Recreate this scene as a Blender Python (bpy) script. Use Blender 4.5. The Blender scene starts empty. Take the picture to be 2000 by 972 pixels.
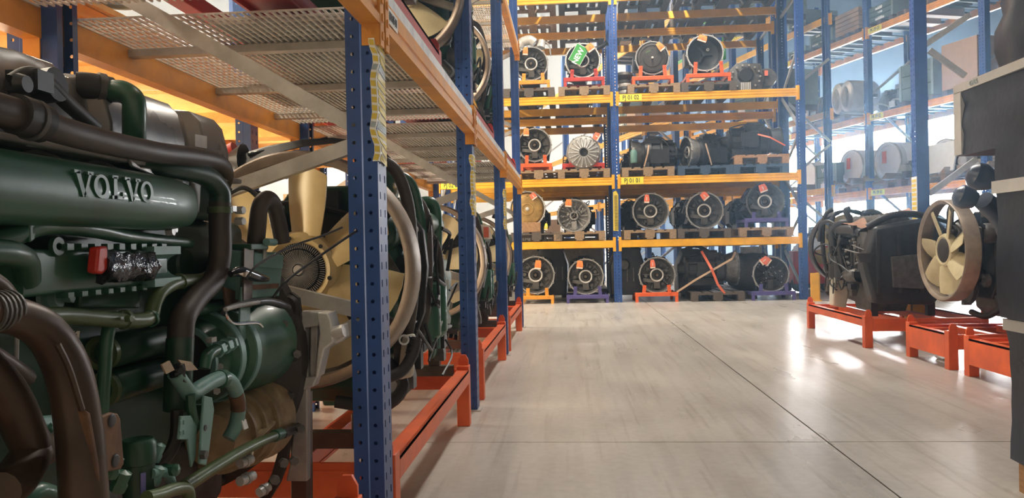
import bpy, math, random
from mathutils import Vector, Matrix, Quaternion
random.seed(7)
S = bpy.context.scene
COL = S.collection
V = Vector
PI = math.pi

# ------------------------------------------------------------------ camera, world, lamps, exposure
cd = bpy.data.cameras.new('camera'); cam = bpy.data.objects.new('camera', cd); COL.objects.link(cam)
cd.sensor_width = 36; cd.lens = 1492.4 * 36 / 2000; cd.clip_start = .03; cd.clip_end = 200
_f = V((-.07512835, .99716326, -.00459998)); _r = V((.99696325, .07501687, -.02089826)); _u = _r.cross(_f)
cam.matrix_world = Matrix(((_r.x, _u.x, -_f.x, 0), (_r.y, _u.y, -_f.y, 0), (_r.z, _u.z, -_f.z, .925), (0, 0, 0, 1)))
S.camera = cam

W = bpy.data.worlds.new('world'); S.world = W; W.use_nodes = True
W.node_tree.nodes['Background'].inputs[0].default_value = (.75, .85, 1, 1)
W.node_tree.nodes['Background'].inputs[1].default_value = 1.2

# thin blue scatter volume, added to imitate the veil of lens glare
_s = W.node_tree.nodes.new('ShaderNodeVolumeScatter'); _s.inputs['Color'].default_value = (.5, .74, 1, 1)
_s.inputs['Density'].default_value = .011; _s.inputs['Anisotropy'].default_value = .82
W.node_tree.links.new(_s.outputs[0], W.node_tree.nodes['World Output'].inputs['Volume'])

def lamp(name, loc, power, sx, sy, color=(1, .96, .9), target=None, spread=PI):
    l = bpy.data.lights.new(name, 'AREA'); l.shape = 'RECTANGLE'; l.size = sx; l.size_y = sy
    l.energy = power; l.color = color; l.spread = spread
    o = bpy.data.objects.new(name, l); COL.objects.link(o); o.location = loc
    d = (V(target) - V(loc)) if target else V((0, 0, -1))
    o.rotation_euler = d.to_track_quat('-Z', 'Y').to_euler()
    return o
WARM = (1, .87, .68)
NEUT = (1, .95, .87)
for y, e in ((4.2, 130), (7.4, 110), (10.9, 520)):    # high lamps over the aisle
    lamp('aisle_lamp', (1.2, y, 7.1), e, .5, 1.8, NEUT)
for y in (1.5, 5.0, 9.0):                           # lamps over the aisle beyond the shelving
    lamp('shelf_aisle_lamp', (-4.6, y, 5.6), 480, .5, 1.8, WARM)
for y in (1.8, 4.6): lamp('shelf_fill_light', (-3.5, y, 1.2), 95, .25, 1.8, (1, .84, .6), (-1.4, y + .4, 1.66))  # added low fill lights, brightening the undersides of shelves and wire decks
for y in (17.0, 21.5):
    lamp('rear_lamp', (-1.0, y, 6.6), 260, .6, 2.0, WARM)
S.view_settings.view_transform = 'Standard'; S.view_settings.look = 'None'
S.view_settings.gamma = 1; S.view_settings.use_curve_mapping = False
S.view_settings.exposure = 0.0
S.cycles.use_denoising = True
S.cycles.max_bounces = 6; S.cycles.diffuse_bounces = 3; S.cycles.glossy_bounces = 3
S.cycles.transmission_bounces = 3; S.cycles.volume_bounces = 0; S.cycles.transparent_max_bounces = 6
S.cycles.sample_clamp_indirect = 6; S.cycles.caustics_reflective = False; S.cycles.caustics_refractive = False

# ------------------------------------------------------------------ materials
def mat(name, c, rough=.5, metal=0, var=.15, scale=8, c2=None, bump=0, coat=0, spec=.5, emit=0, mix=.5, detail=4, stretch=None):
    m = bpy.data.materials.new(name); m.use_nodes = True
    n = m.node_tree.nodes; L = m.node_tree.links; b = n['Principled BSDF']
    tc = n.new('ShaderNodeTexCoord'); nz = n.new('ShaderNodeTexNoise'); nz.inputs['Scale'].default_value = scale
    nz.inputs['Detail'].default_value = detail; nz.inputs['Roughness'].default_value = .62
    if stretch:
        mp = n.new('ShaderNodeMapping'); mp.inputs['Scale'].default_value = stretch
        L.new(tc.outputs['Object'], mp.inputs[0]); L.new(mp.outputs[0], nz.inputs['Vector'])
    else:
        L.new(tc.outputs['Object'], nz.inputs['Vector'])
    r = n.new('ShaderNodeValToRGB'); e = r.color_ramp.elements
    k = 1 - var; q = 1 + var
    c2 = c2 or (c[0] * k, c[1] * k, c[2] * k)
    e[0].position = mix - .22; e[1].position = mix + .2
    e[0].color = (*c2, 1); e[1].color = (min(1, c[0] * q), min(1, c[1] * q), min(1, c[2] * q), 1)
    L.new(nz.outputs[0], r.inputs[0]); L.new(r.outputs[0], b.inputs['Base Color'])
    mr = n.new('ShaderNodeMapRange'); mr.inputs[3].default_value = max(.03, rough - .1); mr.inputs[4].default_value = min(1, rough + .12)
    L.new(nz.outputs[0], mr.inputs[0]); L.new(mr.outputs[0], b.inputs['Roughness'])
    b.inputs['Metallic'].default_value = metal; b.inputs['Specular IOR Level'].default_value = spec
    b.inputs['Coat Weight'].default_value = coat
    if bump:
        bp = n.new('ShaderNodeBump'); bp.inputs['Strength'].default_value = bump; bp.inputs['Distance'].default_value = .01
        L.new(nz.outputs[0], bp.inputs['Height']); L.new(bp.outputs[0], b.inputs['Normal'])
    if emit:
        b.inputs['Emission Color'].default_value = (*c, 1); b.inputs['Emission Strength'].default_value = emit
    return m
M = {}
def mk(n, *a, **k): M[n] = mat(n, *a, **k)
mk('blue', (.022, .075, .27), .38, c2=(.017, .055, .2), scale=6)
mk('orange', (.78, .33, .035), .42, c2=(.62, .25, .03), scale=7)
mk('yellow', (.86, .44, .025), .42, c2=(.74, .36, .02), scale=5)
mk('frame_orange', (.78, .13, .03), .42, c2=(.6, .09, .025), scale=6)
mk('frame_red', (.5, .045, .03), .45, c2=(.34, .03, .025), scale=9)
mk('frame_purple', (.085, .07, .23), .5, scale=9)
mk('galv', (.5, .49, .46), .42, .55, c2=(.4, .39, .36), scale=14)
mk('wire', (.8, .78, .72), .5, 0, scale=20)
mk('green', (.03, .105, .058), .36, c2=(.02, .068, .04), scale=9, coat=.1)
mk('green_dark', (.017, .062, .034), .36, c2=(.009, .032, .018), scale=7)
mk('green_teal', (.16, .3, .27), .42, c2=(.11, .22, .19), scale=9)
mk('olive', (.085, .13, .05), .35, c2=(.055, .075, .03), scale=12)
mk('black', (.028, .028, .03), .4, var=.4, scale=12)
mk('black_gloss', (.012, .012, .014), .16, var=.4, scale=9)
mk('rubber', (.028, .025, .023), .55, c2=(.016, .014, .013), scale=14)
mk('brown_rubber', (.062, .045, .036), .5, c2=(.036, .027, .022), scale=9)
mk('brown_pipe', (.085, .052, .035), .42, .25, c2=(.035, .022, .016), scale=5, mix=.45)
mk('rust', (.2, .1, .045), .7, .2, c2=(.07, .04, .028), scale=14, bump=.3)
mk('cover', (.27, .26, .25), .26, .25, c2=(.085, .082, .08), scale=3.2, mix=.52)
mk('iron', (.15, .142, .132), .5, .35, c2=(.06, .057, .053), scale=16, bump=.2)
mk('iron_brown', (.06, .05, .042), .55, .3, c2=(.03, .025, .021), scale=12, bump=.2)
mk('steel_tube', (.14, .105, .08), .42, .6, c2=(.085, .065, .05), scale=9)
mk('alu', (.55, .55, .54), .38, .3, c2=(.4, .4, .39), scale=16)
mk('alu_dull', (.38, .37, .35), .5, .25, c2=(.24, .23, .22), scale=14, bump=.15)
mk('chrome', (.75, .75, .75), .16, .95, var=.05)
mk('bearing', (.64, .62, .58), .4, .2, scale=20)
mk('cast_tan', (.42, .31, .18), .45, .15, c2=(.2, .135, .075), scale=12, bump=.2)
mk('fan', (.66, .51, .24), .38, c2=(.56, .42, .19), scale=6)
mk('fan_pale', (.66, .58, .36), .4, c2=(.55, .47, .28), scale=6)
mk('ring', (.36, .29, .225), .4, .3, c2=(.22, .175, .14), scale=8)
mk('gold', (.55, .35, .12), .35, .6, c2=(.38, .24, .09), scale=10)
mk('red', (.6, .035, .02), .4)
mk('tag_orange', (.95, .27, .06), .6, var=.06)
mk('tag_paper', (.8, .74, .62), .6, var=.06)
mk("tag_red", (.88, .19, .1), .6, var=.06)
mk('white', (.78, .78, .76), .5, var=.05)
mk('paper_strip', (.74, .74, .73), .5, c2=(.5, .52, .56), scale=11, mix=.4)
mk('label_yellow', (.88, .74, .06), .5, var=.05)
mk('strip_yellow', (.72, .55, .07), .45, var=.08)
mk('strip_grey', (.35, .42, .46), .45)
mk('ink', (.012, .012, .012), .6, var=0)
mk('ink_white', (.8, .82, .8), .6, var=.15, scale=30)
mk('sign_green', (.045, .3, .055), .4, var=.05)
mk('wood', (.33, .225, .13), .7, c2=(.2, .13, .075), scale=6, stretch=(6, .8, 6))
mk('wood_dark', (.12, .095, .075), .75, c2=(.065, .052, .042), scale=6, stretch=(6, .8, 6))
mk('wood_blue', (.05, .09, .15), .7, c2=(.03, .05, .085), scale=6, stretch=(6, .8, 6))
mk('wood_warm', (.42, .24, .12), .7, c2=(.28, .15, .07), scale=6, stretch=(6, .8, 6))
mk('chipboard', (.72, .43, .14), .65, c2=(.62, .35, .1), scale=25, detail=6)
mk('crate', (.13, .185, .18), .75, c2=(.09, .125, .12), scale=5)
mk('crate_edge', (.2, .25, .25), .6, scale=5)
mk('cardboard', (.42, .29, .21), .75, var=.08)
mk('cardboard_grey', (.45, .42, .4), .75, var=.08)
mk('ply', (.43, .29, .19), .7, c2=(.33, .22, .14), scale=4, stretch=(1, 1, 5))
mk('wrap', (.022, .032, .055), .3, var=.4, scale=4, bump=.5)
mk('tape', (.62, .62, .62), .3, var=.12, scale=9)
mk('lime', (.12, .62, .08), .45)
mk('strap_orange', (.8, .16, .07), .6)
mk('strap_tan', (.5, .34, .22), .6)
mk('plastic_milky', (.62, .58, .48), .45, var=.1)
mk('silver_tank', (.6, .6, .6), .35, .5, scale=4)
mk('drum_white', (.8, .8, .8), .35, .2, var=.05)
mk('wall_paint', (.62, .6, .55), .8, var=.05, scale=1.5)
mk('wall_dark', (.06, .075, .1), .9, spec=.1, var=.1, scale=1.5)
mk('roof_steel', (.07, .08, .095), .9, 0, scale=2, spec=.05)
mk('bag', (.01, .01, .012), .1, var=.3, bump=.6, scale=30)
mk('rag', (.45, .26, .17), .85, c2=(.3, .15, .1), scale=14, bump=.5)

# concrete: pale power-floated slab with scuffs, tyre sweeps and a worn sheen
def concrete():
    m = bpy.data.materials.new('concrete'); m.use_nodes = True
    n = m.node_tree.nodes; L = m.node_tree.links; b = n['Principled BSDF']
    tc = n.new('ShaderNodeTexCoord')
    def noise(scale, stretch, rot=0, detail=5):
        mp = n.new('ShaderNodeMapping'); mp.inputs['Scale'].default_value = stretch; mp.inputs['Rotation'].default_value = (0, 0, rot)
        L.new(tc.outputs['Object'], mp.inputs[0]); z = n.new('ShaderNodeTexNoise'); z.inputs['Scale'].default_value = scale
        z.inputs['Detail'].default_value = detail; L.new(mp.outputs[0], z.inputs['Vector']); return z
    def ramp(src, p0, c0, p1, c1):
        r = n.new('ShaderNodeValToRGB'); r.color_ramp.elements[0].position = p0; r.color_ramp.elements[1].position = p1
        r.color_ramp.elements[0].color = c0; r.color_ramp.elements[1].color = c1; L.new(src, r.inputs[0]); return r.outputs[0]
    def mul(a, bb, f=1):
        x = n.new('ShaderNodeMixRGB'); x.blend_type = 'MULTIPLY'; x.inputs[0].default_value = f; L.new(a, x.inputs[1]); L.new(bb, x.inputs[2]); return x.outputs[0]
    base = ramp(noise(1.1, (1, 1, 1)).outputs[0], .3, (.45, .425, .385, 1), .7, (.58, .55, .505, 1))
    fine = ramp(noise(26, (1, 1, 1)).outputs[0], .3, (.88, .88, .88, 1), .65, (1, 1, 1, 1))
    sweep = ramp(noise(2.2, (3.4, .22, 1), .22, 3).outputs[0], .36, (.8, .79, .78, 1), .5, (1, 1, 1, 1))
    sweep2 = ramp(noise(2.0, (5.5, .3, 1), -.5, 3).outputs[0], .34, (.84, .83, .82, 1), .44, (1, 1, 1, 1))
    scuff = ramp(noise(3.4, (1, 1, 1), .8, 2).outputs[0], .3, (.86, .85, .84, 1), .4, (1, 1, 1, 1))
    st3 = ramp(noise(3.0, (7, .28, 1), .5, 3).outputs[0], .33, (.74, .72, .7, 1), .42, (1, 1, 1, 1))
    st4 = ramp(noise(2.6, (8, .3, 1), -.12, 4).outputs[0], .31, (.76, .75, .73, 1), .4, (1, 1, 1, 1))
    c = mul(mul(mul(mul(mul(mul(base, fine), sweep, .5), sweep2, .45), scuff, .6), st3, .6), st4, .6)
    L.new(c, b.inputs['Base Color'])
    rr = n.new('ShaderNodeMapRange'); rr.inputs[3].default_value = .19; rr.inputs[4].default_value = .42
    L.new(noise(1.6, (2, .5, 1), .3).outputs[0], rr.inputs[0]); L.new(rr.outputs[0], b.inputs['Roughness'])
    b.inputs['Specular IOR Level'].default_value = .45
    bp = n.new('ShaderNodeBump'); bp.inputs['Strength'].default_value = .12; bp.inputs['Distance'].default_value = .01
    L.new(noise(9, (1, 1, 1)).outputs[0], bp.inputs['Height']); L.new(bp.outputs[0], b.inputs['Normal'])
    M['concrete'] = m
concrete()

# daylight behind the frosted panes
m = bpy.data.materials.new('daylight_pane'); m.use_nodes = True
b = m.node_tree.nodes['Principled BSDF']; b.inputs['Base Color'].default_value = (.8, .85, .9, 1)
b.inputs['Emission Color'].default_value = (.86, .93, 1, 1); b.inputs['Emission Strength'].default_value = 95
M['daylight'] = m

# ------------------------------------------------------------------ mesh helpers
class MB:
    def __init__(s): s.v = []; s.f = []
    def add(s, vs, fs):
        k = len(s.v); s.v += [tuple(p) for p in vs]; s.f += [tuple(i + k for i in f) for f in fs]; return s
    def box(s, c, d, R=None):
        R = R or Matrix.Identity(3); c = V(c)
        vs = [c + R @ V((x * d[0] / 2, y * d[1] / 2, z * d[2] / 2)) for x in (-1, 1) for y in (-1, 1) for z in (-1, 1)]
        return s.add(vs, [(0, 1, 3, 2), (4, 6, 7, 5), (0, 4, 5, 1), (2, 3, 7, 6), (0, 2, 6, 4), (1, 5, 7, 3)])
    def b2(s, a, b):                                  # box from corner to corner
        return s.box([(a[i] + b[i]) / 2 for i in range(3)], [abs(b[i] - a[i]) for i in range(3)])
    def bar(s, p, q, w, h, up=(0, 0, 1)):              # box section bar from p to q
        p = V(p); q = V(q); d = (q - p); l = d.length; d.normalize(); x = d.cross(V(up))
        if x.length < 1e-4: x = d.cross(V((1, 0, 0)))
        x.normalize(); z = x.cross(d)
        return s.box((p + q) / 2, (w, l, h), Matrix((x, d, z)).transposed())
    def tube(s, pts, r, n=10, smooth=5, cap=True):
        P = [V(p) for p in pts]; R = list(r) if hasattr(r, '__len__') else [r] * len(P)
        if smooth and len(P) > 2:
            Q = []; RR = []
            for i in range(len(P) - 1):
                p0 = P[max(i - 1, 0)]; p1 = P[i]; p2 = P[i + 1]; p3 = P[min(i + 2, len(P) - 1)]
                for k in range(smooth):
                    t = k / smooth
                    Q.append(.5 * ((2 * p1) + (p2 - p0) * t + (2 * p0 - 5 * p1 + 4 * p2 - p3) * t * t + (3 * p1 - p0 - 3 * p2 + p3) * t ** 3))
                    RR.append(R[i] + (R[i + 1] - R[i]) * t)
            Q.append(P[-1]); RR.append(R[-1]); P, R = Q, RR
        k0 = len(s.v); T = [(P[min(i + 1, len(P) - 1)] - P[max(i - 1, 0)]).normalized() for i in range(len(P))]
        u = T[0].orthogonal().normalized()
        for i, p in enumerate(P):
            u = (u - T[i] * u.dot(T[i])).normalized(); w = T[i].cross(u)
            for j in range(n):
                a = 2 * PI * j / n; s.v.append(tuple(p + (u * math.cos(a) + w * math.sin(a)) * R[i]))
        for i in range(len(P) - 1):
            for j in range(n):
                a = k0 + i * n + j; b = k0 + i * n + (j + 1) % n; s.f.append((a, b, b + n, a + n))
        if cap:
            s.f.append(tuple(k0 + j for j in reversed(range(n)))); e = k0 + (len(P) - 1) * n; s.f.append(tuple(e + j for j in range(n)))
        return s
    def lathe(s, prof, o=(0, 0, 0), axis=(0, 1, 0), n=32, a0=0, a1=2 * PI, cap=False):   # prof: (radius, height along axis)
        ax = V(axis).normalized(); u = ax.orthogonal().normalized(); w = ax.cross(u); o = V(o); k0 = len(s.v); full = abs(a1 - a0 - 2 * PI) < 1e-6
        m = n if full else n + 1
        for (r, h) in prof:
            for j in range(m):
                a = a0 + (a1 - a0) * j / n; s.v.append(tuple(o + ax * h + (u * math.cos(a) + w * math.sin(a)) * r))
        for i in range(len(prof) - 1):
            for j in range(n):
                a = k0 + i * m + j; b = k0 + i * m + (j + 1) % m; s.f.append((a, b, b + m, a + m))
        return s
    def cyl(s, p, q, r, n=12, r2=None):
        p = V(p); q = V(q); l = (q - p).length; r2 = r if r2 is None else r2
        return s.lathe([(0.0001, 0), (r, 0), (r2, l), (0.0001, l)], p, (q - p), n)
    def prism(s, poly, o, x, y, depth):                # polygon in the plane (x, y) at o, extruded by depth along x cross y
        o = V(o); x = V(x).normalized(); y = V(y).normalized(); z = x.cross(y); n = len(poly)
        vs = [o + x * a + y * b for a, b in poly] + [o + x * a + y * b + z * depth for a, b in poly]
        return s.add(vs, [tuple(reversed(range(n))), tuple(range(n, 2 * n))] + [(i, (i + 1) % n, n + (i + 1) % n, n + i) for i in range(n)])
    def slab(s, pts, d):                               # planar outline given as points, thickened by the vector d
        n = len(pts); d = V(d); vs = [V(p) for p in pts] + [V(p) + d for p in pts]
        return s.add(vs, [tuple(reversed(range(n))), tuple(range(n, 2 * n))] + [(i, (i + 1) % n, n + (i + 1) % n, n + i) for i in range(n)])
    def ring(s, o, axis, r0, r1, t, n=32):
        return s.lathe([(r0, 0), (r1, 0), (r1, t), (r0, t), (r0, 0)], o, axis, n)
    def bolt(s, p, axis, r=.009, h=.01):
        return s.lathe([(.0001, h), (r, h), (r, 0)], p, axis, 6)
    def loft(s, secs, cap=True):                       # list of equal-length rings of points
        k = len(s.v); n = len(secs[0])
        for r in secs: s.v += [tuple(p) for p in r]
        for i in range(len(secs) - 1):
            for j in range(n):
                a = k + i * n + j; b = k + i * n + (j + 1) % n; s.f.append((a, b, b + n, a + n))
        if cap:
            s.f.append(tuple(k + j for j in reversed(range(n)))); e = k + (len(secs) - 1) * n; s.f.append(tuple(e + j for j in range(n)))
        return s
    def mesh(s, name, m, ang=38, smooth=True):
        me = bpy.data.meshes.new(name); me.from_pydata(s.v, [], s.f)
        if isinstance(m, str): m = M[m]
        me.materials.append(m)
        if smooth:
            me.polygons.foreach_set('use_smooth', [True] * len(me.polygons)); me.set_sharp_from_angle(angle=math.radians(ang))
        me.update(); return me
    def build(s, name, m, parent=None, bevel=0, kind=None):
        o = bpy.data.objects.new(name, s.mesh(name, m)); COL.objects.link(o); o.parent = parent
        if bevel:
            bv = o.modifiers.new('edge', 'BEVEL'); bv.width = bevel; bv.segments = 2; bv.limit_method = 'ANGLE'; bv.angle_limit = math.radians(40)
        if kind: o['kind'] = kind
        return o
    def bw(s, name, m, parent, bevel=0, kind=None):    # the shape is given in world coordinates
        o = s.build(name, m, parent, bevel, kind); o.matrix_parent_inverse = world_mat(parent).inverted(); return o
def put(name, me, parent=None, loc=(0, 0, 0), rot=(0, 0, 0)):
    o = bpy.data.objects.new(name, me); COL.objects.link(o); o.parent = parent; o.location = loc; o.rotation_euler = rot; return o
def thing(name, label, cat, loc=(0, 0, 0), rz=0, group=None):
    o = bpy.data.objects.new(name, None); COL.objects.link(o); o.location = loc; o.rotation_euler = (0, 0, rz); o.empty_display_size = .1
    return tag(o, label, cat, group)
def tag(o, label, cat, group=None, kind=None):
    o['label'] = label; o['category'] = cat
    if group: o['group'] = group
    if kind: o['kind'] = kind
    return o
KIDS = {}
def dup(root, loc, rz=0, label=None, group=None, remap=None):
    def cp(o, p):
        c = o.copy(); COL.objects.link(c); c.parent = p
        if remap and o.type == 'MESH' and o.data.materials and o.data.materials[0].name in remap:
            key = (o.data.name, remap[o.data.materials[0].name])
            if key not in KIDS:
                d = o.data.copy(); d.materials[0] = M[key[1]]; KIDS[key] = d
            c.data = KIDS[key]
        for ch in list(o.children): cp(ch, c)
        return c
    r = cp(root, None); r.location = loc; r.rotation_euler = (0, 0, rz)
    if label: r['label'] = label
    if group: r['group'] = group
    return r
def text(name, body, size, loc, x, y, m, parent, ext=.0006, align='CENTER', sx=1.0, bold=0):
    cu = bpy.data.curves.new(name, 'FONT'); cu.body = body; cu.size = size; cu.extrude = ext; cu.align_x = align; cu.align_y = 'CENTER'; cu.offset = bold
    cu.resolution_u = 4
    cu.materials.append(M[m]); o = bpy.data.objects.new(name, cu); COL.objects.link(o)
    x = V(x).normalized(); z = x.cross(V(y)).normalized(); yy = z.cross(x)
    mw = Matrix.Translation(V(loc)) @ Matrix((x, yy, z)).transposed().to_4x4() @ Matrix.Diagonal((sx, 1, 1, 1))
    me = bpy.data.meshes.new_from_object(o); bpy.data.objects.remove(o); me.name = name
    o = bpy.data.objects.new(name, me); COL.objects.link(o)
    o.parent = parent; o.matrix_basis = (world_mat(parent).inverted() @ mw) if parent else mw
    return o
def world_mat(o):
    m = Matrix.LocRotScale(o.location, o.rotation_euler, o.scale)
    return (world_mat(o.parent) @ o.matrix_parent_inverse @ m) if o.parent else m
def parent_inv(p): return world_mat(p).inverted()

# ------------------------------------------------------------------ the building
fl = thing('floor', 'pale power-floated concrete warehouse floor cut into slabs by thin joints', 'floor'); del fl['category']; fl['kind'] = 'structure'
XS = [-7.5, -4.9, 1.155, 7.2, 15, 24]; YS = [-3, 3.58, 10.4, 17.2, 24, 32]
for i in range(5):
    for j in range(5):
        MB().b2((XS[i] + .0035, YS[j] + .0035, -.14), (XS[i + 1] - .0035, YS[j + 1] - .0035, 0)).build('slab', 'concrete', fl)
MB().b2((-7.5, -3, -.2), (24, 32, -.141)).build('joint_base', 'ink', fl)
def struct(name, mb, m, parent=None):
    o = mb.build(name, m, parent); o['kind'] = 'structure'; return o
struct('wall_left', MB().b2((-7.7, -3, 0), (-7.5, 32, 11.0)), 'wall_paint')
struct('wall_near', MB().b2((-7.5, -3.2, 0), (24, -3, 11.0)), 'wall_paint')
wb = struct('wall_back', MB().b2((-7.5, 32, 0), (2.6, 32.2, 11.0)), 'wall_paint')
MB().b2((2.6, 32, 0), (24, 32.2, 11.0)).build('wall_panel', 'wall_dark', wb)
struct('wall_far_right', MB().b2((24, -3, 0), (24.2, 32, 11.0)), 'wall_dark')
c = struct('ceiling', MB().b2((-7.7, -3.2, 11.0), (24.2, 32.2, 11.2)), 'roof_steel')
for k in range(9): MB().b2((-7.5, -1 + k * 4, 10.65), (24, -.8 + k * 4, 11.0)).build('roof_beam', 'roof_steel', c)
# the slanting outer wall behind the angled shelving, with its strip of frosted windows
U = V((-.307, .952, 0)); N = V((.952, .307, 0)); ZZ = V((0, 0, 1))
def pk(t, n, z): return N * n + U * t + ZZ * z
RW = Matrix((U, N, ZZ)).transposed()
WN = 18.0
wr = bpy.data.objects.new('wall_right', None); COL.objects.link(wr); wr['kind'] = 'structure'
def wpanel(t0, t1, z0, z1): MB().box(pk((t0 + t1) / 2, WN + .1, (z0 + z1) / 2), (t1 - t0, .2, z1 - z0), RW).build('wall_panel', 'wall_dark', wr)
wpanel(-11, 31, 0, 1.05); wpanel(-11, 31, 4.7, 11.0)
WT = [17.2, 20.2, 23.2, 26.2, 29.2]
wpanel(-11, WT[0], 1.05, 4.7); wpanel(WT[-1], 31, 1.05, 4.7)
for k in range(4):
    t0, t1 = WT[k], WT[k + 1]
    wf = MB()
    for a, b, z0, z1 in ((t0, t0 + .07, 1.05, 4.7), (t1 - .07, t1, 1.05, 4.7), (t0, t1, 1.05, 1.12), (t0, t1, 4.63, 4.7), (t0, t1, 2.85, 2.91), ((t0 + t1) / 2 - .03, (t0 + t1) / 2 + .03, 1.1, 4.65)):
        wf.box(pk((a + b) / 2, WN + .05, (z0 + z1) / 2), (b - a, .1, z1 - z0), RW)
    w = struct('window_%d' % (k + 1), wf, 'alu')
    for h in range(2):
        for g in range(2):
            a = t0 + .07 + g * ((t1 - t0) / 2 - .04); b = a + (t1 - t0) / 2 - .1
            MB().box(pk((a + b) / 2, WN + .08, (1.985 if h == 0 else 3.77)), (b - a, .02, 1.73), RW).build('pane', 'daylight', w)

# ------------------------------------------------------------------ racking kit
PITCH = .05
def perf(mb, o, x, y, cols, h, rx, ry, w0, off=0.0):
    """A tall strip of sheet with columns of punched holes: o corner, x across, y up."""
    o = V(o); x = V(x); y = V(y)
    n = int(h / PITCH); A = [PI * 1.25 + k * PI / 4 for k in range(8)]
    edges = [0] + [(cols[i] + cols[i + 1]) / 2 for i in range(len(cols) - 1)] + [w0]
    for i, cx in enumerate(cols):
        a, b = edges[i], edges[i + 1]
        for k in range(n):
            z0 = k * PITCH; z1 = z0 + PITCH; cz = z0 + PITCH / 2
            m_ = (a + b) / 2
            O = [(a, z0), (m_, z0), (b, z0), (b, cz), (b, z1), (m_, z1), (a, z1), (a, cz)]
            I = [(cx + rx * math.cos(q) * (1.25 if ry > rx * 1.5 and j % 2 == 0 else 1), cz + ry * math.sin(q) * (1.25 if ry > rx * 1.5 and j % 2 == 0 else 1)) for j, q in enumerate(A)]
            mb.add([o + x * p + y * q for p, q in O] + [o + x * p + y * q for p, q in I], [(j, (j + 1) % 8, 8 + (j + 1) % 8, 8 + j) for j in range(8)])
PM = {}
def post_mesh(h, w=.088, d=.1, m='blue'):
    """Upright: side face in y=0 looking -y, slotted face in x=0 looking +x."""
    key = (h, w, d, m)
    if key not in PM:
        mb = MB(); s = .47 * w
        perf(mb, (-w, .006, 0), (1, 0, 0), (0, 0, 1), [.02], h, .0055, .0055, s)
        mb.add([(-w + s, .006, 0), (-w + s + .006, 0, 0), (-w + s + .006, 0, h), (-w + s, .006, h)], [(0, 1, 2, 3)])
        perf(mb, (-w + s + .006, 0, 0), (1, 0, 0), (0, 0, 1), [.018], h, .0055, .0055, w - s - .006)
        perf(mb, (0, 0, 0), (0, 1, 0), (0, 0, 1), [.024, .076], h, .005, .011, d)
        mb.add([(0, d, 0), (-w, d, 0), (-w, d, h), (0, d, h)], [(0, 1, 2, 3)])
        mb.add([(-w, .006, 0), (-w, .03, 0), (-w, .03, h), (-w, .006, h), (-w, d, 0), (-w, d - .024, 0), (-w, d - .024, h), (-w, d, h)], [(0, 1, 2, 3), (4, 5, 6, 7)])
        PM[key] = mb.mesh('upright_post', m, 30)
    return PM[key]
FOOT = MB().b2((-.105, -.02, 0), (.02, .12, .008)).mesh('foot_plate', 'galv')
def post(parent, x, y, h, face='+x', w=.088, d=.1, m='blue', foot=True):
    """(x, y) is the corner of the slotted face nearest the viewer."""
    rz = {'+x': 0, '-x': PI, '-y': -PI / 2}[face] if isinstance(face, str) else face
    o = put('upright_post', post_mesh(h, w, d, m), parent, (x, y, 0), (0, 0, rz))
    if foot: put('foot_plate', FOOT, o)
    return o
BPROF = [(0, 0), (.05, 0), (.05, .028), (.044, .034), (.044, .044), (.05, .05), (.05, .072), (.044, .078), (.044, .088), (.05, .094), (.05, .12), (0, .12)]
LPROF = [(0, 0), (.056, 0), (.056, .026), (.046, .032), (.046, .046), (.05, .05), (.05, .095), (0, .095)]
def beam(parent, p, q, out, z, m='yellow', prof=BPROF, hz=1.0, name='beam', hook=True):
    """Beam between p and q (plan points); its front face looks along out; z is its underside."""
    p = V((*p, z)); q = V((*q, z)); out = V((*out, 0)).normalized()
    d = q - p; pr = [(a - .05, b * hz) for a, b in prof]
    mb = MB(); x = out; y = V((0, 0, 1)); zz = x.cross(y)
    if zz.dot(d) < 0: p, q = q, p
    mb.prism(pr, p, x, y, d.length)
    b = mb.bw(name, m, parent)
    if hook:
        dn = d.normalized()
        for e, s in ((V((*(p if zz.dot(d) > 0 else q).xy, z)), 1), (V((*(q if zz.dot(d) > 0 else p).xy, z)), -1)):
            hk = MB(); R_ = Matrix((dn, out, y)).transposed()
            hk.box(e + dn * s * -.018 + y * .05 + out * .004, (.04, .006, .22), R_)
            hk.box(e + dn * s * .002 + y * .05 - out * .022, (.006, .05, .22), R_)
            for k in range(4): hk.box(e - dn * s * .02 + y * (-.03 + k * .052) + out * .008, (.012, .006, .022), R_)
            hk.bw('beam_connector', m, b)
    return b
def brace(parent, p, q, w=.05, name='brace', m='galv'):
    p = V(p); q = V(q); d = (q - p).normalized(); u = V((0, 1, 0)); s = d.cross(u).normalized()
    mb = MB(); L = (q - p).length
    mb.prism([(-w / 2, 0), (w / 2, 0), (w / 2, .03), (w / 2 - .005, .03), (w / 2 - .005, .004), (-w / 2 + .005, .004), (-w / 2 + .005, .03), (-w / 2, .03)], p, s, u if s.cross(u).dot(d) > 0 else u, L if s.cross(u).dot(d) > 0 else -L)
    mb.bolt(p + d * .03 - u * .001, (0, -1, 0), .011, .008); mb.bolt(q - d * .03 - u * .001, (0, -1, 0), .011, .008)
    return mb.bw(name, m, parent)

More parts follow.
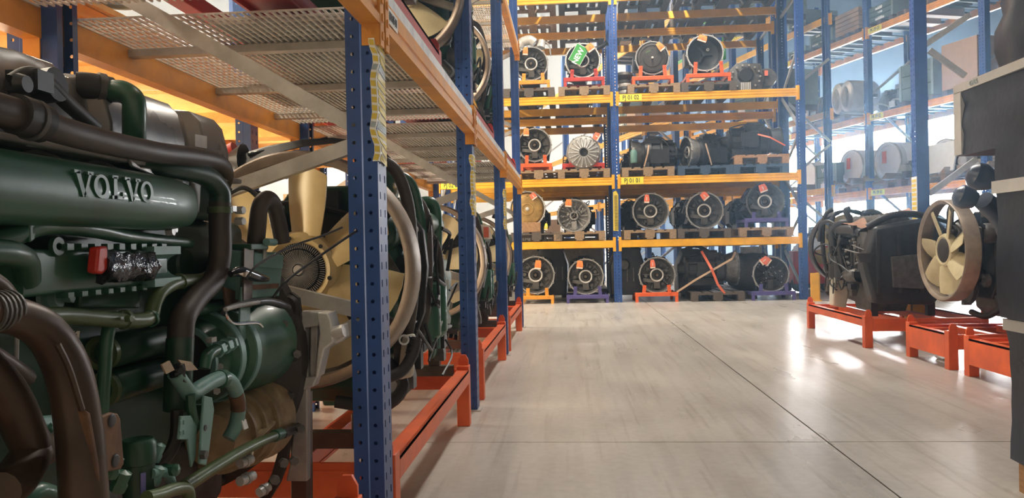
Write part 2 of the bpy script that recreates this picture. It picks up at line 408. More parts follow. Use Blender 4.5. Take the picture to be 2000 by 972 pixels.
# ------------------------------------------------------------------ engine rack along the aisle
XF, XB = -.534, -1.56
FY = [2.119, 4.259, 6.399, 8.539]
rk = thing('pallet_rack', 'blue upright rack with orange beams and wire decks holding engines along the aisle', 'rack', (XF, FY[0], 0))
rk2 = rk
def rposts(x, y, face, h, **k):
    o = post(rk, x, y, h, face, **k); o.matrix_parent_inverse = world_mat(rk).inverted(); return o
RP = []
for y in FY:
    RP.append(rposts(XF, y, '+x', 4.4))
    rposts(XB, y + .1, '-x', 4.4, foot=False)
    for (a, b) in (((XB + .03, .2), (XF - .06, .72)), ((XF - .05, .74), (XB + .03, .98)), ((XB + .04, .94), (XF - .04, 1.235)), ((XF - .04, 1.255), (XB + .03, 1.82)), ((XB + .03, 1.86), (XF - .04, 2.22)), ((XF - .04, 2.26), (XB + .03, 2.62)), ((XB + .03, 2.66), (XF - .04, 3.1))):
        brace(rk, (a[0], y + .035, a[1]), (b[0], y + .035, b[1]), .042)
ZB = 1.556                                            # underside of the first level
EY = [-.02] + FY
DECKW = None
for k in range(4):
    y0 = (EY[k] + .1) if k else -.6; y1 = EY[k + 1]
    for z in (ZB, 3.05):
        if k == 0 and z > 3: continue
        bm = beam(rk, (XF + .01, y0), (XF + .01, y1), (1, 0), z, 'orange', LPROF)
        bk = beam(rk, (XB - .01, y0), (XB - .01, y1), (-1, 0), z, 'orange', LPROF)
        # wire deck: bars along the bay and cross wires, one welded panel
        zd = z + .088
        dk = MB(); n = 42
        for i in range(n):
            x = XB + .05 + (XF - XB - .1) * i / (n - 1); dk.b2((x - .003, y0 + .02, zd - .005), (x + .003, y1 - .02, zd + .001))
        m_ = int((y1 - y0) / .05)
        for i in range(m_):
            y = y0 + .03 + (y1 - y0 - .06) * i / (m_ - 1); dk.b2((XB + .02, y - .004, zd), (XF - .02, y + .003, zd + .005))
        dk.bw('wire_deck', 'wire', rk)
        for i in range(3):
            y = y0 + .36 + i * (y1 - y0 - .72) / 2
            MB().b2((XB - .01, y - .02, zd - .034), (XF + .0, y + .02, zd - .008)).bw('deck_support', 'galv', rk)
        if k > 0 and z < 2:
            MB().b2((-1.12, y0 + .12, zd + .008), (XF - .04, y0 + 1.18, zd + .014)).bw('drip_tray', 'galv', rk); MB().b2((-1.2, y0 + 1.3, zd + .008), (XF - .04, y1 - .25, zd + .014)).bw('drip_tray', 'galv', rk)
        MB().b2((XF - .03, y0 + .01, z + .096), (XF + .006, y1 - .01, z + .138)).bw('deck_edge', 'paper_strip', rk)
# address label and yellow bar-code strips on the uprights
lb = MB().b2((XF + .0105, 2.235, ZB + .037), (XF + .0125, 2.36, ZB + .085)).bw('address_label', 'white', rk)
text('address_lettering', 'LH 05 01', .034, (XF + .0135, 2.2975, ZB + .061), (0, 1, 0), (0, 0, 1), 'ink', lb, sx=.8, bold=.0008)
for i, (z0, z1, wv) in enumerate(((1.17, 1.515, .008), (1.1, 1.44, .007), (1.06, 1.4, .006))):
    y = FY[i] - .004; x = XF + .003
    n = 15; zs = [z0 + (z1 - z0) * k / n for k in range(n + 1)]
    def off(k): return wv * math.sin(k * 1.15 + i) * (.5 + .5 * math.sin(k * .6))
    bk = MB(); bk.loft([[(x + off(k), y + .004, zs[k]), (x + off(k) + .002, y + .004, zs[k]), (x + .002, y + .092, zs[k]), (x, y + .092, zs[k]), ] for k in range(n + 1)])
    bk.loft([[(x - .016 + off(k), y - .001, zs[k]), (x + off(k) + .002, y - .003, zs[k]), (x + off(k) + .002, y + .004, zs[k]), (x - .016 + off(k), y + .002, zs[k])] for k in range(n + 1)])
    ob = bk.bw('barcode_strip', 'white', rk)
    for k in range(n):
        a = zs[k] + .004; b = zs[k + 1] - .003; o0, o1 = off(k), off(k + 1)
        q = MB().slab([(x + o0 + .0025, y + .008, a), (x + .0025, y + .088, a - .012), (x + .0025, y + .088, b - .012), (x + o1 + .0025, y + .008, b)], (.0012, 0, 0))
        q.slab([(x - .014 + o0, y - .0042, a), (x + o0, y - .0042, a - .002), (x + o1, y - .0042, b - .002), (x - .014 + o1, y - .0042, b)], (0, -.0008, 0))
        q.bw('barcode_label', 'strip_grey' if k in (4, 11) else 'strip_yellow', ob)

# ------------------------------------------------------------------ shelving of chipboard decks behind it
sh = thing('shelf_rack', 'blue rack with orange beams and bare chipboard shelves behind the engine rack', 'rack', (-1.72, 2.0, 0))
SX0, SX1 = -1.72, -2.75
for y in (.3, 2.35, 4.05, 6.1, 8.2):
    for x, f in ((SX0, '+x'), (SX1, '-x')):
        o = post(sh, x, y if f == '+x' else y + .1, 4.0, f, foot=False); o.matrix_parent_inverse = world_mat(sh).inverted()
    brace(sh, (SX1 + .03, y + .05, .9), (SX0 - .05, y + .05, 1.5), .04); brace(sh, (SX0 - .05, y + .05, 1.95), (SX1 + .03, y + .05, 2.5), .04)
for (ya, yb) in ((.4, 2.35), (2.45, 4.05), (4.15, 6.1), (6.2, 8.2)):
    for z in (1.02, 1.72):
        beam(sh, (SX0 + .01, ya), (SX0 + .01, yb), (1, 0), z, 'yellow' if z < 1.1 else 'orange', LPROF); beam(sh, (SX1 - .01, ya), (SX1 - .01, yb), (-1, 0), z, 'orange', LPROF)
        for k in range(3):
            w = (yb - ya) / 3
            MB().b2((SX1 - .03, ya + k * w + .003, z + .1), (SX0 + .03, ya + (k + 1) * w - .003, z + .122)).bw('shelf_board', 'chipboard', sh)
        for k in range(1, 3): MB().b2((SX1, ya + k * (yb - ya) / 3 - .04, z + .03), (SX0 - .04, ya + k * (yb - ya) / 3 + .04, z + .1)).bw('shelf_bearer', 'chipboard', sh)

# ------------------------------------------------------------------ gearbox racks across the end of the aisle
PJ = thing('pallet_rack', 'blue rack with yellow beams across the aisle end, stacked with pallets of gearboxes', 'rack', (.722, 11.95, 0))
PX = [-2.14, .68, 3.50]; LV = [.861, 1.829, 3.111, 4.68]
def pjpost(x, y, h, rot): 
    o = post(PJ, x, y, h, rot, w=.1, d=.12); o.matrix_parent_inverse = world_mat(PJ).inverted(); return o
for x in PX:
    pjpost(x, 11.95, 6.0, '-y')
    o = post(PJ, x + .12, 13.05, 6.0, PI / 2, w=.1, d=.12); o.matrix_parent_inverse = world_mat(PJ).inverted()
    for a, b in ((.15, .75), (1.35, .8), (1.4, 2.0), (2.6, 2.05), (2.65, 3.25), (3.9, 3.3), (4.7, 4.6)):
        p = V((x + .06, 12.03, a)); q = V((x + .06, 12.97, b))
        MB().bar(p, q, .03, .045).bw('brace', 'galv', PJ)
for k in range(2):
    x0, x1 = PX[k] + .12, PX[k + 1]
    for i, z in enumerate(LV):
        b = beam(PJ, (x0, 11.94), (x1, 11.94), (0, -1), z, 'yellow', hz=.92 if i == 0 else 1.0, prof=BPROF if i else [(0, 0), (.05, 0), (.05, .12), (0, .12)])
        if k == 1 and i in (1, 2):
            l = MB().b2((x0 + .02, 11.9295, z + .006), (x0 + .36, 11.9325, z + .112)).bw('address_label', 'label_yellow', PJ)
            text('address_lettering', 'PJ 01 0%d' % i, .098, (x0 + .19, 11.929, z + .059), (1, 0, 0), (0, 0, 1), 'ink', l, sx=.78, bold=.001)
        if k == 0 and i == 1:
            l = MB().b2((x0 + .02, 11.9295, z + .006), (x0 + .36, 11.9325, z + .112)).bw('address_label', 'label_yellow', PJ)
            text('address_lettering', 'PJ 02 01', .098, (x0 + .19, 11.929, z + .059), (1, 0, 0), (0, 0, 1), 'ink', l, sx=.78, bold=.001)
        beam(PJ, (x0, 13.06), (x1, 13.06), (0, 1), z, 'yellow')
st = MB().slab([(.683, 11.945, 1.12), (.76, 11.945, 1.12), (.77, 11.943, 1.68), (.735, 11.945, 1.74), (.69, 11.945, 1.72)], (0, -.004, 0)).bw('barcode_strip', 'strip_yellow', PJ)
for k in range(24): MB().b2((.705, 11.9395, 1.135 + k * .0225), (.758, 11.941, 1.145 + k * .0225)).bw('barcode_line', 'ink', st)
PS = thing('pallet_rack', 'second blue and yellow rack standing back to back behind the gearbox rack', 'rack', (.722, 13.3, 0))
for x in PX:
    o = post(PS, x, 13.3, 6.0, '-y', w=.1, d=.12); o.matrix_parent_inverse = world_mat(PS).inverted()
    o = post(PS, x + .12, 14.4, 6.0, PI / 2, w=.1, d=.12); o.matrix_parent_inverse = world_mat(PS).inverted()
    for a, b in ((.15, .75), (1.35, .8), (1.4, 2.0), (2.6, 2.05), (2.65, 3.25), (3.9, 3.3), (4.7, 4.6)):
        MB().bar((x + .06, 13.38, a), (x + .06, 14.3, b), .03, .045).bw('brace', 'galv', PS)
LS = [.84, 1.75, 2.99, 4.48]
for k in range(2):
    x0, x1 = PX[k] + .12, PX[k + 1]
    for z in LS:
        beam(PS, (x0, 13.29), (x1, 13.29), (0, -1), z, 'yellow'); beam(PS, (x0, 14.41), (x1, 14.41), (0, 1), z, 'yellow')
# tall white perforated end frame beside the gearbox rack, yellow post guard
tag(MB().b2((3.70, 12.5, 0), (3.78, 12.62, 3.45)).build('upright_rail', 'white'), 'tall white steel rail standing behind the end upright of the gearbox rack', 'rail')
g = thing('post_guard', 'yellow steel post guard on the floor at the end of the gearbox rack', 'guard', (3.66, 11.72, 0))
MB().b2((-.08, 0, 0), (.06, .012, .42)).build('guard_plate', 'yellow', g, .004); MB().b2((.048, .0, 0), (.06, .16, .42)).build('guard_side', 'yellow', g)
MB().b2((-.08, -.02, 0), (.08, .18, .01)).build('base_plate', 'yellow', g)

# ------------------------------------------------------------------ angled racks: crate rack in view, two rows beyond the gearbox racks
def arack(label, n0, ts, levels, bm='orange', h=6.2, loc=None, slats=False, depth=1.1, lab=None):
    r = thing('pallet_rack', label, 'rack', tuple(pk(ts[0], n0, 0)))
    ang = math.atan2(U.y, U.x)
    for t in ts:
        for n, rr in ((n0, PI), (n0 + depth, 0)):
            p = pk(t, n, 0)
            # slotted face must look along -N (front) or +N (rear)
            rz = math.atan2(N.y, N.x) + (PI if rr else 0)
            o = post(r, p.x, p.y, h, rz, w=.1, d=.12, foot=False); o.matrix_parent_inverse = world_mat(r).inverted()
        for a, b in ((.4, 1.1), (1.9, 1.2), (2.0, 2.7), (3.5, 2.75), (3.6, 4.3)):
            MB().bar(pk(t - .05, n0 + .08, a), pk(t - .05, n0 + depth - .08, b), .03, .045).bw('brace', 'galv', r)
    for i in range(len(ts) - 1):
        t0, t1 = sorted((ts[i], ts[i + 1])); t1 -= .12
        for j, z in enumerate(levels):
            for n, s in ((n0 - .01, -1), (n0 + depth + .01, 1)):
                p, q = pk(t0, n, 0), pk(t1, n, 0)
                beam(r, p.xy, q.xy, (N * s).xy, z - .12, bm)
            if slats:
                for k in range(9):
                    t = t0 + .15 + k * (t1 - t0 - .3) / 8
                    MB().bar(pk(t, n0, z - .02), pk(t, n0 + depth, z - .02), .05, .025).bw('deck_bar', 'crate', r)
            if lab and lab.get((i, j)):
                p = pk(t1 - .22, n0 - .0135, z - .06)
                l = MB().box(p, (.36, .003, .1), RW).bw('address_label', 'label_yellow', r)
                text('address_lettering', lab[(i, j)], .09, p - N * .0025, -U, (0, 0, 1), 'ink', l, sx=.74)
    return r
PKT = [18.1, 15.3, 12.46, 9.84]
PKL = [1.825, 3.226, 4.83]
arack('tall blue rack with orange beams along the slanting far wall, holding crates', 9.9, PKT, PKL, 'orange', slats=True, lab={(2, 0): 'PK 09 01', (2, 1): 'PK 09 02', (2, 2): 'PK 09 03', (1, 0): 'PK 10 01', (1, 1): 'PK 10 02', (1, 2): 'PK 10 03'})
arack('blue rack with yellow beams slanting away behind the middle of the gearbox racks', 6.5, [23.4, 20.6, 17.8, 15.0, 13.6], [1.9, 3.35, 5.25], 'yellow')
arack('blue rack with yellow beams slanting away behind the end of the gearbox racks', 8.2, [22.8, 20.0, 17.2, 14.4, 12.6], [1.9, 3.35, 5.14], 'yellow', lab={(3, 1): 'PL 02 02', (3, 2): 'PL 02 03'})


# ------------------------------------------------------------------ pallets
def pallet_proto(m):
    t = thing('pallet', '', 'pallet')
    bd = MB().box((0, 0, .133), (.145, 1.2, .022)).mesh('board', m); nb = MB().box((0, 0, .133), (.1, 1.2, .022)).mesh('board', m)
    for i, x in enumerate((-.3275, -.165, 0, .165, .3275)): put('board', nb if i in (1, 3) else bd, t, (x, .6, 0))
    sb = MB().box((0, 0, .111), (.8, .145, .022)).mesh('stringer_board', m)
    bl = MB().box((0, 0, .061), (.1, .145, .078)).mesh('block', m); cb = MB().box((0, 0, .061), (.145, .145, .078)).mesh('block', m)
    fb = MB().box((0, 0, .011), (.1, 1.2, .022)).mesh('base_board', m)
    for y in (.0725, .6, 1.1275):
        put('stringer_board', sb, t, (0, y, 0))
        for x in (-.35, 0, .35): put('block', cb if x == 0 else bl, t, (x, y, 0))
    for x in (-.35, 0, .35): put('base_board', fb, t, (x, .6, 0))
    return t
PROTO = {}
PCOL = {'wood': 'pale', 'wood_dark': 'dark weathered', 'wood_blue': 'blue painted', 'wood_warm': 'orange-brown'}
def pallet(m, loc, label, rz=0, wx=1.0, group='pallets on the racks'):
    if m not in PROTO:
        o = PROTO[m] = pallet_proto(m); o.location = loc; o.rotation_euler = (0, 0, rz); o['label'] = label; o['group'] = group
    else: o = dup(PROTO[m], loc, rz, label, group)
    o.scale = (wx, 1, 1); return o

# ------------------------------------------------------------------ cradles under the gearboxes
def cradle(m, loc, w, h, R, cz, label, lean=.1):
    """Front beam with two legs, rear beam and two arms holding the bell: loc is the middle of its foot line, cz the bell centre height."""
    t = thing('gearbox_cradle', label, 'stand', loc, 0, 'steel gearbox stands')
    MB().box((0, 0, h - .03), (w, .05, .06)).build('front_beam', m, t, .004)
    for s in (-1, 1):
        lg = MB(); lg.box((s * (w / 2 - .025), 0, (h - .06) / 2), (.045, .045, h - .06)); lg.build('leg', m, t)
        MB().box((s * (w / 2 - .025), .3, h - .035), (.04, .56, .045)).build('side_rail', m, t)
        MB().box((s * (w / 2 - .025), .58, (h - .06) / 2), (.045, .045, h - .06)).build('leg', m, t)
        x0 = s * w * .33; a = math.asin(max(-.95, min(.95, (x0 * .85) / R))); x1 = math.sin(a) * R * 1.0; z1 = cz - math.cos(a) * R * .96
        ar = MB().bar((x0 - s * lean * .2, -.012, h - .02), (x1 + s * .0, -.012, z1 + .05), .055, .012, (0, 1, 0)); ar.bolt((x1, -.018, z1 + .025), (0, -1, 0), .013, .012); ar.bolt((x0, -.018, h - .02), (0, -1, 0), .013, .012)
        ar.build('arm', m, t)
    MB().box((0, .58, h - .03), (w, .05, .06)).build('rear_beam', m, t)
    return t

# ------------------------------------------------------------------ gearboxes: bell toward -y, origin at the bell centre
def ribs(mb, n, r0, r1, y0, y1, w, a0=0):
    for k in range(n):
        a = a0 + 2 * PI * k / n; c, s = math.cos(a), math.sin(a)
        mb.bar((c * r0, y0, s * r0), (c * r1, y1, s * r1), w, w * 1.6, (0, 1, 0))
def case_mesh(seed, L=.62):
    rn = random.Random(seed); mb = MB()
    prof = [(.2, .16), (.215, .2), (.235, .21), (.235, .3), (.205, .31), (.2, .42), (.225, .43), (.225, .455), (.19, .47), (.17, .62), (.19, .63), (.19, .655), (.1, .67), (.08, .74), (.06, .75), (.0001, .75)]
    prof = [(r, .14 + (h - .14) * L / .62) for r, h in prof]
    mb.lathe(prof, n=14)
    k = L / .62
    for i in range(10):                                  # cast ribs along and across
        a = 2 * PI * i / 10 + .2; c, s = math.cos(a), math.sin(a)
        mb.bar((c * .205, .2 * k, s * .205), (c * .2, .6 * k, s * .2), .016, .05, (c, 0, s))
    mb.b2((-.14, .2 * k, .12), (.14, .44 * k, .25)); mb.b2((-.1, .24 * k, .25), (.1, .4 * k, .285)); mb.b2((.12, .26 * k, -.16), (.25, .52 * k, .06)); mb.b2((-.27, .3 * k, -.12), (-.15, .5 * k, .1))
    mb.b2((-.16, .25 * k, -.26), (.13, .6 * k, -.15))
    for i in range(16):
        x = rn.choice((-1, 1)) * rn.uniform(.08, .2); y = rn.uniform(.18, .62) * k; z = rn.uniform(-.18, .2)
        mb.box((x, y, z), (rn.uniform(.03, .09), rn.uniform(.03, .1), rn.uniform(.03, .08)))
    for i in range(5):
        mb.tube([(rn.uniform(-.2, .2), rn.uniform(.2, .4) * k, .24), (rn.uniform(-.25, .25), .45 * k, rn.uniform(.2, .3)), (rn.uniform(-.25, .25), .62 * k, rn.uniform(-.1, .2))], .009, 6)
    return mb
CASES = {}
def gearbox(kind, loc, R, label, rim='alu_dull', inner='iron', body='black', rz=0, L=.62, name='gearbox', seed=0, spin=0.0, tilt=0):
    t = thing(name, label, 'gearbox', loc, rz, 'gearboxes on the racks')
    if tilt: t.rotation_euler = (0, tilt, rz)
    f = R / .27
    sh = MB().lathe([(.252 * f, 0), (.27 * f, 0), (.272 * f, .022), (.255 * f, .026), (.25 * f, .05), (.222 * f, .15), (.2 * f, .2)], n=40)
    for k in range(12):                                   # bolt bosses round the flange
        a = 2 * PI * k / 12 + .1 + spin; sh.lathe([(.0001, -.001), (.0165 * f, -.001), (.0165 * f, .022)], (math.cos(a) * .266 * f, 0, math.sin(a) * .266 * f), (0, 1, 0), 8)
    sh.build('bell_housing', rim, t)
    h = MB()
    for k in range(12):
        a = 2 * PI * k / 12 + .1 + spin; h.lathe([(.0001, -.003), (.007 * f, -.003), (.007 * f, .002)], (math.cos(a) * .264 * f, 0, math.sin(a) * .264 * f), (0, 1, 0), 6)
    h.build('flange_bolts', 'black', t, kind='stuff')
    if kind in ('clutch', 'pump', 'empty'):
        MB().lathe([(.252 * f, .001), (.246 * f, .03), (.215 * f, .13), (.1 * f, .16), (.0001, .16)], n=32).build('inner_bowl', inner, t)
    if kind == 'clutch':
        rb = MB(); ribs(rb, 10, .09 * f, .22 * f, .125, .1, .016 * f, .3 + spin)
        for k in range(9):
            a = k * .7 + spin + seed; rb.lathe([(.0001, 0), (.026 * f, 0), (.032 * f, .05)], (math.cos(a) * .16 * f, .09, math.sin(a) * .16 * f), (0, 1, 0), 8)
        rb.bar((-.2 * f, .08, -.07 * f), (.03 * f, .06, -.1 * f), .05 * f, .03, (0, 1, 0)); rb.bar((.0, .06, -.06 * f), (.0, .08, -.2 * f), .09 * f, .04, (0, 1, 0))
        rb.build('bell_ribs', inner, t)
        MB().lathe([(.078 * f, .1), (.1 * f, .06), (.102 * f, .03), (.092 * f, .02), (.08 * f, .028), (.078 * f, .06)], n=32).build('release_bearing', 'bearing', t)
        MB().lathe([(.079 * f, .05), (.055 * f, .045), (.05 * f, .03), (.043 * f, .03), (.04 * f, .06)], n=24).build('bearing_sleeve', 'iron_brown', t)
        MB().lathe([(.0001, -.02), (.016 * f, -.02), (.02 * f, .0), (.026 * f, .01), (.026 * f, .1)], n=14).build('input_shaft', 'steel_tube', t)
    elif kind == 'converter':
        MB().lathe([(.248 * f, .03), (.235 * f, .0), (.22 * f, -.012), (.17 * f, -.016), (.1 * f, -.02), (.095 * f, -.03), (.07 * f, -.032), (.065 * f, -.022), (.02 * f, -.024), (.0001, -.024)], n=40).build('torque_converter', inner, t)
        st = MB()
        for k in range(8):
            a = 2 * PI * k / 8; p = V((math.cos(a) * .205 * f, -.012, math.sin(a) * .205 * f)); st.box(p, (.034 * f, .03, .034 * f), Matrix.Rotation(-a, 3, 'Y')); st.bolt(p + V((0, -.014, 0)), (0, -1, 0), .01, .012)
        st.build('drive_lugs', inner, t); MB().lathe([(.0001, -.045), (.02 * f, -.042), (.03 * f, -.03), (.03 * f, -.02)], n=16).build('pilot_hub', 'bearing', t)
    elif kind == 'disc':
        MB().lathe([(.25 * f, .03), (.232 * f, -.01), (.2 * f, -.014), (.195 * f, -.006), (.15 * f, -.008), (.145 * f, -.014), (.03 * f, -.016), (.0001, -.016)], n=40).build('torque_converter', inner, t)
        MB().lathe([(.0001, -.04), (.016 * f, -.04), (.022 * f, -.012)], n=12).build('pilot_hub', 'bearing', t)
        MB().slab([(-.1 * f, -.013, .075 * f), (-.02 * f, -.013, .11 * f), (-.03 * f, -.013, .13 * f), (-.11 * f, -.013, .095 * f)], (0, -.003, 0)).build('data_plate', 'olive', t)
    elif kind == 'cover':                                # clutch cover with radial fingers
        MB().lathe([(.262 * f, .0), (.25 * f, -.03), (.235 * f, -.045), (.15 * f, -.06), (.08 * f, -.075), (.06 * f, -.07), (.055 * f, -.03)], n=40).build('clutch_cover', 'alu_dull', t)
        fg = MB()
        for k in range(18):
            a = 2 * PI * k / 18; c, s = math.cos(a), math.sin(a); fg.bar((c * .075 * f, -.083, s * .075 * f), (c * .205 * f, -.058, s * .205 * f), .017 * f, .012, (0, 1, 0))
            fg.lathe([(.0001, -.066), (.014 * f, -.064), (.014 * f, -.045)], (c * .226 * f, 0, s * .226 * f), (0, 1, 0), 6)
        fg.build('diaphragm_fingers', 'alu', t, kind='stuff'); MB().lathe([(.062 * f, -.078), (.05 * f, -.04), (.0001, -.035)], n=20).build('cover_bore', 'black', t)
    elif kind == 'pump':
        rb = MB(); ribs(rb, 14, .05 * f, .23 * f, .12, .08, .014 * f, seed)
        rn = random.Random(seed)
        for k in range(16):
            a = rn.uniform(0, 2 * PI); r = rn.uniform(.05, .19) * f; rb.lathe([(.0001, 0), (.018 * f, 0), (.024 * f, .06)], (math.cos(a) * r, rn.uniform(.05, .09), math.sin(a) * r), (0, 1, 0), 8)
        rb.lathe([(.05 * f, .04), (.07 * f, .04), (.075 * f, .12)], n=20); rb.box((0, .08, -.16 * f), (.08 * f, .06, .14 * f)); rb.build('bell_ribs', inner, t)
        sb = MB()
        for k in range(26):
            a = rn.uniform(0, 2 * PI); r = rn.uniform(.03, .22) * f; sb.bolt((math.cos(a) * r, .075, math.sin(a) * r), (0, -1, 0), .008, .02)
        sb.build('studs', 'bearing', t, kind='stuff'); MB().lathe([(.0001, -.0), (.02 * f, 0), (.022 * f, .1)], n=12).build('input_shaft', 'steel_tube', t)
    elif kind == 'empty':
        rb = MB(); ribs(rb, 3, .02 * f, .13 * f, .13, .13, .03 * f, PI / 2 + .5); rb.lathe([(.0001, .1), (.03 * f, .1), (.035 * f, .15)], n=12); rb.build('bell_ribs', 'black', t)
        MB().lathe([(.012 * f, .1), (.02 * f, .1), (.022 * f, .15)], (.06 * f, 0, .07 * f), (0, 1, 0), 12).build('shaft_bush', 'bearing', t)
    key = (seed % 3, L)
    if key not in CASES: CASES[key] = case_mesh(seed % 3, L)
    cs = CASES[key].mesh('gear_case', body, 30); o = put('gear_case', cs, t, (0, 0, 0), (0, spin * .5, 0))
    return t
def paper_tag(loc, label, m='tag_orange', w=.07, h=.12, roll=.1, mat2=None):
    """Card tag on a wire, hung in front of a gearbox."""
    t = thing('paper_tag', label, 'tag', loc, 0, 'orange tags hung on the gearboxes'); t.rotation_euler = (0, roll, 0)
    MB().add([(-w / 2, 0, -h), (w / 2, 0, -h), (w / 2, -.012, -h / 2), (w / 2 - .012, 0, 0), (-w / 2 + .012, 0, 0), (-w / 2, -.012, -h / 2), (-w / 2, .002, -h), (w / 2, .002, -h), (w / 2, -.01, -h / 2), (w / 2 - .012, .002, 0), (-w / 2 + .012, .002, 0), (-w / 2, -.01, -h / 2)],
             [(0, 1, 2, 5), (5, 2, 3, 4), (7, 6, 11, 8), (8, 11, 10, 9), (0, 6, 7, 1), (1, 7, 8, 2), (2, 8, 9, 3), (3, 9, 10, 4), (4, 10, 11, 5), (5, 11, 6, 0)]).build('card', m, t)
    MB().box((0, -.0115, -h * .5), (w * .12, .003, h * .42)).build('print', 'tag_red' if m == 'tag_orange' else 'tag_paper', t)
    MB().box((0, -.004, -h + .012), (w * .96, .004, .018)).build('stub', 'tag_paper', t)
    MB().tube([(0, 0, -.01), (.004, .006, .012), (0, .018, .03)], .0025, 5).build('tie', 'strap_tan', t)
    return t

# ------------------------------------------------------------------ the gearbox rack, level by level
Z1, Z2, Z3 = .981, 1.949, 3.231
def gx(p): return p
W_ = {'floor': 'on the floor', 1: 'on the first beam level', 2: 'on the second beam level', 3: 'on the third beam level'}
def at_pallet(cx, zl, m, label, w=1.0): return pallet(m, (cx, 11.93, zl), label, 0, w)

# floor row
gearbox('clutch', (-0.5425, 12.02, 0.451), .3, 'black gearbox in an orange stand on the floor, leftmost of the gearbox rack', seed=1)
cradle('orange', ((-0.5186, 12, 0.0086)[0], 12.0, 0), .52, .13, .3, (-0.5425, 12.02, 0.451)[2], 'orange steel stand on the floor under the leftmost floor gearbox of the rack')
paper_tag((-0.4921, 11.99, 0.6844), 'orange tag on the leftmost floor gearbox of the gearbox rack', h=.14, w=.1)
gearbox('clutch', (0.2433, 12.02, 0.4128), .282, 'black gearbox on a purple stand on the floor, just left of the middle upright', seed=2, spin=.5)
cradle('frame_purple', ((0.2663, 12, -0.0033)[0], 12.0, 0), .66, .13, .28, (0.2433, 12.02, 0.4128)[2], 'purple steel stand on the floor just left of the middle upright')
paper_tag((0.1601, 11.99, 0.6638), 'orange tag on the floor gearbox with the purple stand left of the middle upright', h=.125, w=.1)
gearbox('clutch', (1.35, 12.02, 0.417), .282, 'black gearbox in a red-orange stand on the floor right of the middle upright', seed=3, spin=.9)
cradle('frame_orange', ((1.335, 12, -0.0116)[0], 12.0, 0), .66, .15, .28, (1.35, 12.02, 0.417)[2], 'red-orange steel stand on the floor right of the middle upright')
paper_tag((1.276, 11.99, 0.6581), 'orange-red tag on the floor gearbox right of the middle upright', 'tag_red', h=.135, w=.078, roll=-.05)
g = gearbox('pump', (3.083, 12.02, 0.4017), .275, 'gearbox with open pump face on a purple stand, rightmost of the floor row', inner='iron_brown', seed=4)
cradle('frame_purple', ((3.109, 12, 0.0086)[0], 12.0, 0), .66, .14, .275, (3.083, 12.02, 0.4017)[2], 'purple steel stand on the floor at the right end of the gearbox rack')
paper_tag((2.957, 11.99, 0.649), 'pair of red and white tags on the rightmost floor gearbox', 'tag_red', h=.13, w=.12, roll=-.9)
paper_tag((3.025, 11.98, 0.6556), 'second red tag hanging beside another on the rightmost floor gearbox', 'tag_red', h=.13, w=.1, roll=.9)
# domed casing behind the rightmost floor gearbox
dm = thing('gearbox', 'dull silver domed gearbox casing behind the right end floor gearbox', 'gearbox', (2.808, 12.55, 0.4273))
MB().lathe([(.0001, -.32), (.12, -.31), (.22, -.25), (.3, -.1), (.32, .1), (.3, .3), (.2, .4), (.0001, .42)], axis=(1, 0, 0), n=28).build('case', 'iron_brown', dm); MB().box((.1, 0, .34), (.3, .2, .12)).build('top_cover', 'alu_dull', dm)
MB().box((0, 0, -.4), (.3, .3, .17)).build('foot_block', 'wood_dark', dm)
# dark casings standing behind on the floor
for (px_, lab, s) in (((0.9054, 12.55, 0.5622), 'black gearbox with a round side cover on the floor beside the middle upright', 5), ((-0.3241, 12.75, 0.597), 'black gearbox lying behind the leftmost floor gearboxes', 6), ((2.005, 12.75, 0.5191), 'black gearbox behind the strapped one on the floor', 7)):
    q = thing('gearbox', lab, 'gearbox', (px_[0], px_[1], 0))
    mb = MB(); z = px_[2]
    mb.loft([[(sx * w_, y, zz) for sx, zz in ((-1, .1), (1, .1), (1.1, z), (.75, z + .28), (-.6, z + .3), (-1.05, z))] for y, w_ in ((-.3, .2), (-.28, .26), (.1, .28), (.3, .2))])
    mb.build('case', 'black', q, .02)
    MB().lathe([(.0001, -.02), (.07, -.02), (.085, 0), (.1, .0), (.1, .05)], (-.05, -.3, z + .02), n=20).build('side_cover', 'iron', q)
    MB().tube([(-.2, -.25, z + .25), (0, -.3, z + .34), (.22, -.2, z + .25)], .03, 8).build('breather_hose', 'rubber', q)
    rb = MB()
    for k in range(5): rb.box((-.2 + k * .1, -.3, z - .14), (.02, .03, .22))
    rb.build('cast_ribs', 'iron', q)
pallet('wood_dark', ((2.265, 12, -0.0178)[0], 11.95, 0), 'dark pallet on the floor under the strapped gearbox')
g = gearbox('clutch', (2.62, 12.3, .5), .27, 'black gearbox lying sideways under crossed straps on the floor pallet', rz=PI / 2, L=.8, seed=8, rim='iron'); g.rotation_euler = (0, 0, PI / 2)
def strap(pts, label, m, w=.03):
    mb = MB()
    for a, b in zip(pts[:-1], pts[1:]): mb.bar(a, b, w, .004, (0, -1, .2))
    return tag(mb.build('strap', m), label, 'strap')
strap([(1.645, 12, 0.1505), (1.914, 11.95, 0.3308), (2.489, 11.97, 0.6506), (2.565, 12.1, 0.7502)], 'tan strap crossing over the sideways gearbox on the floor pallet', 'strap_tan')
strap([(2.049, 12.1, 0.7766), (2.171, 11.94, 0.5), (2.261, 11.95, 0.2617), (2.376, 11.96, 0.1017)], 'orange strap crossing over the sideways gearbox on the floor pallet', 'strap_orange', .038)

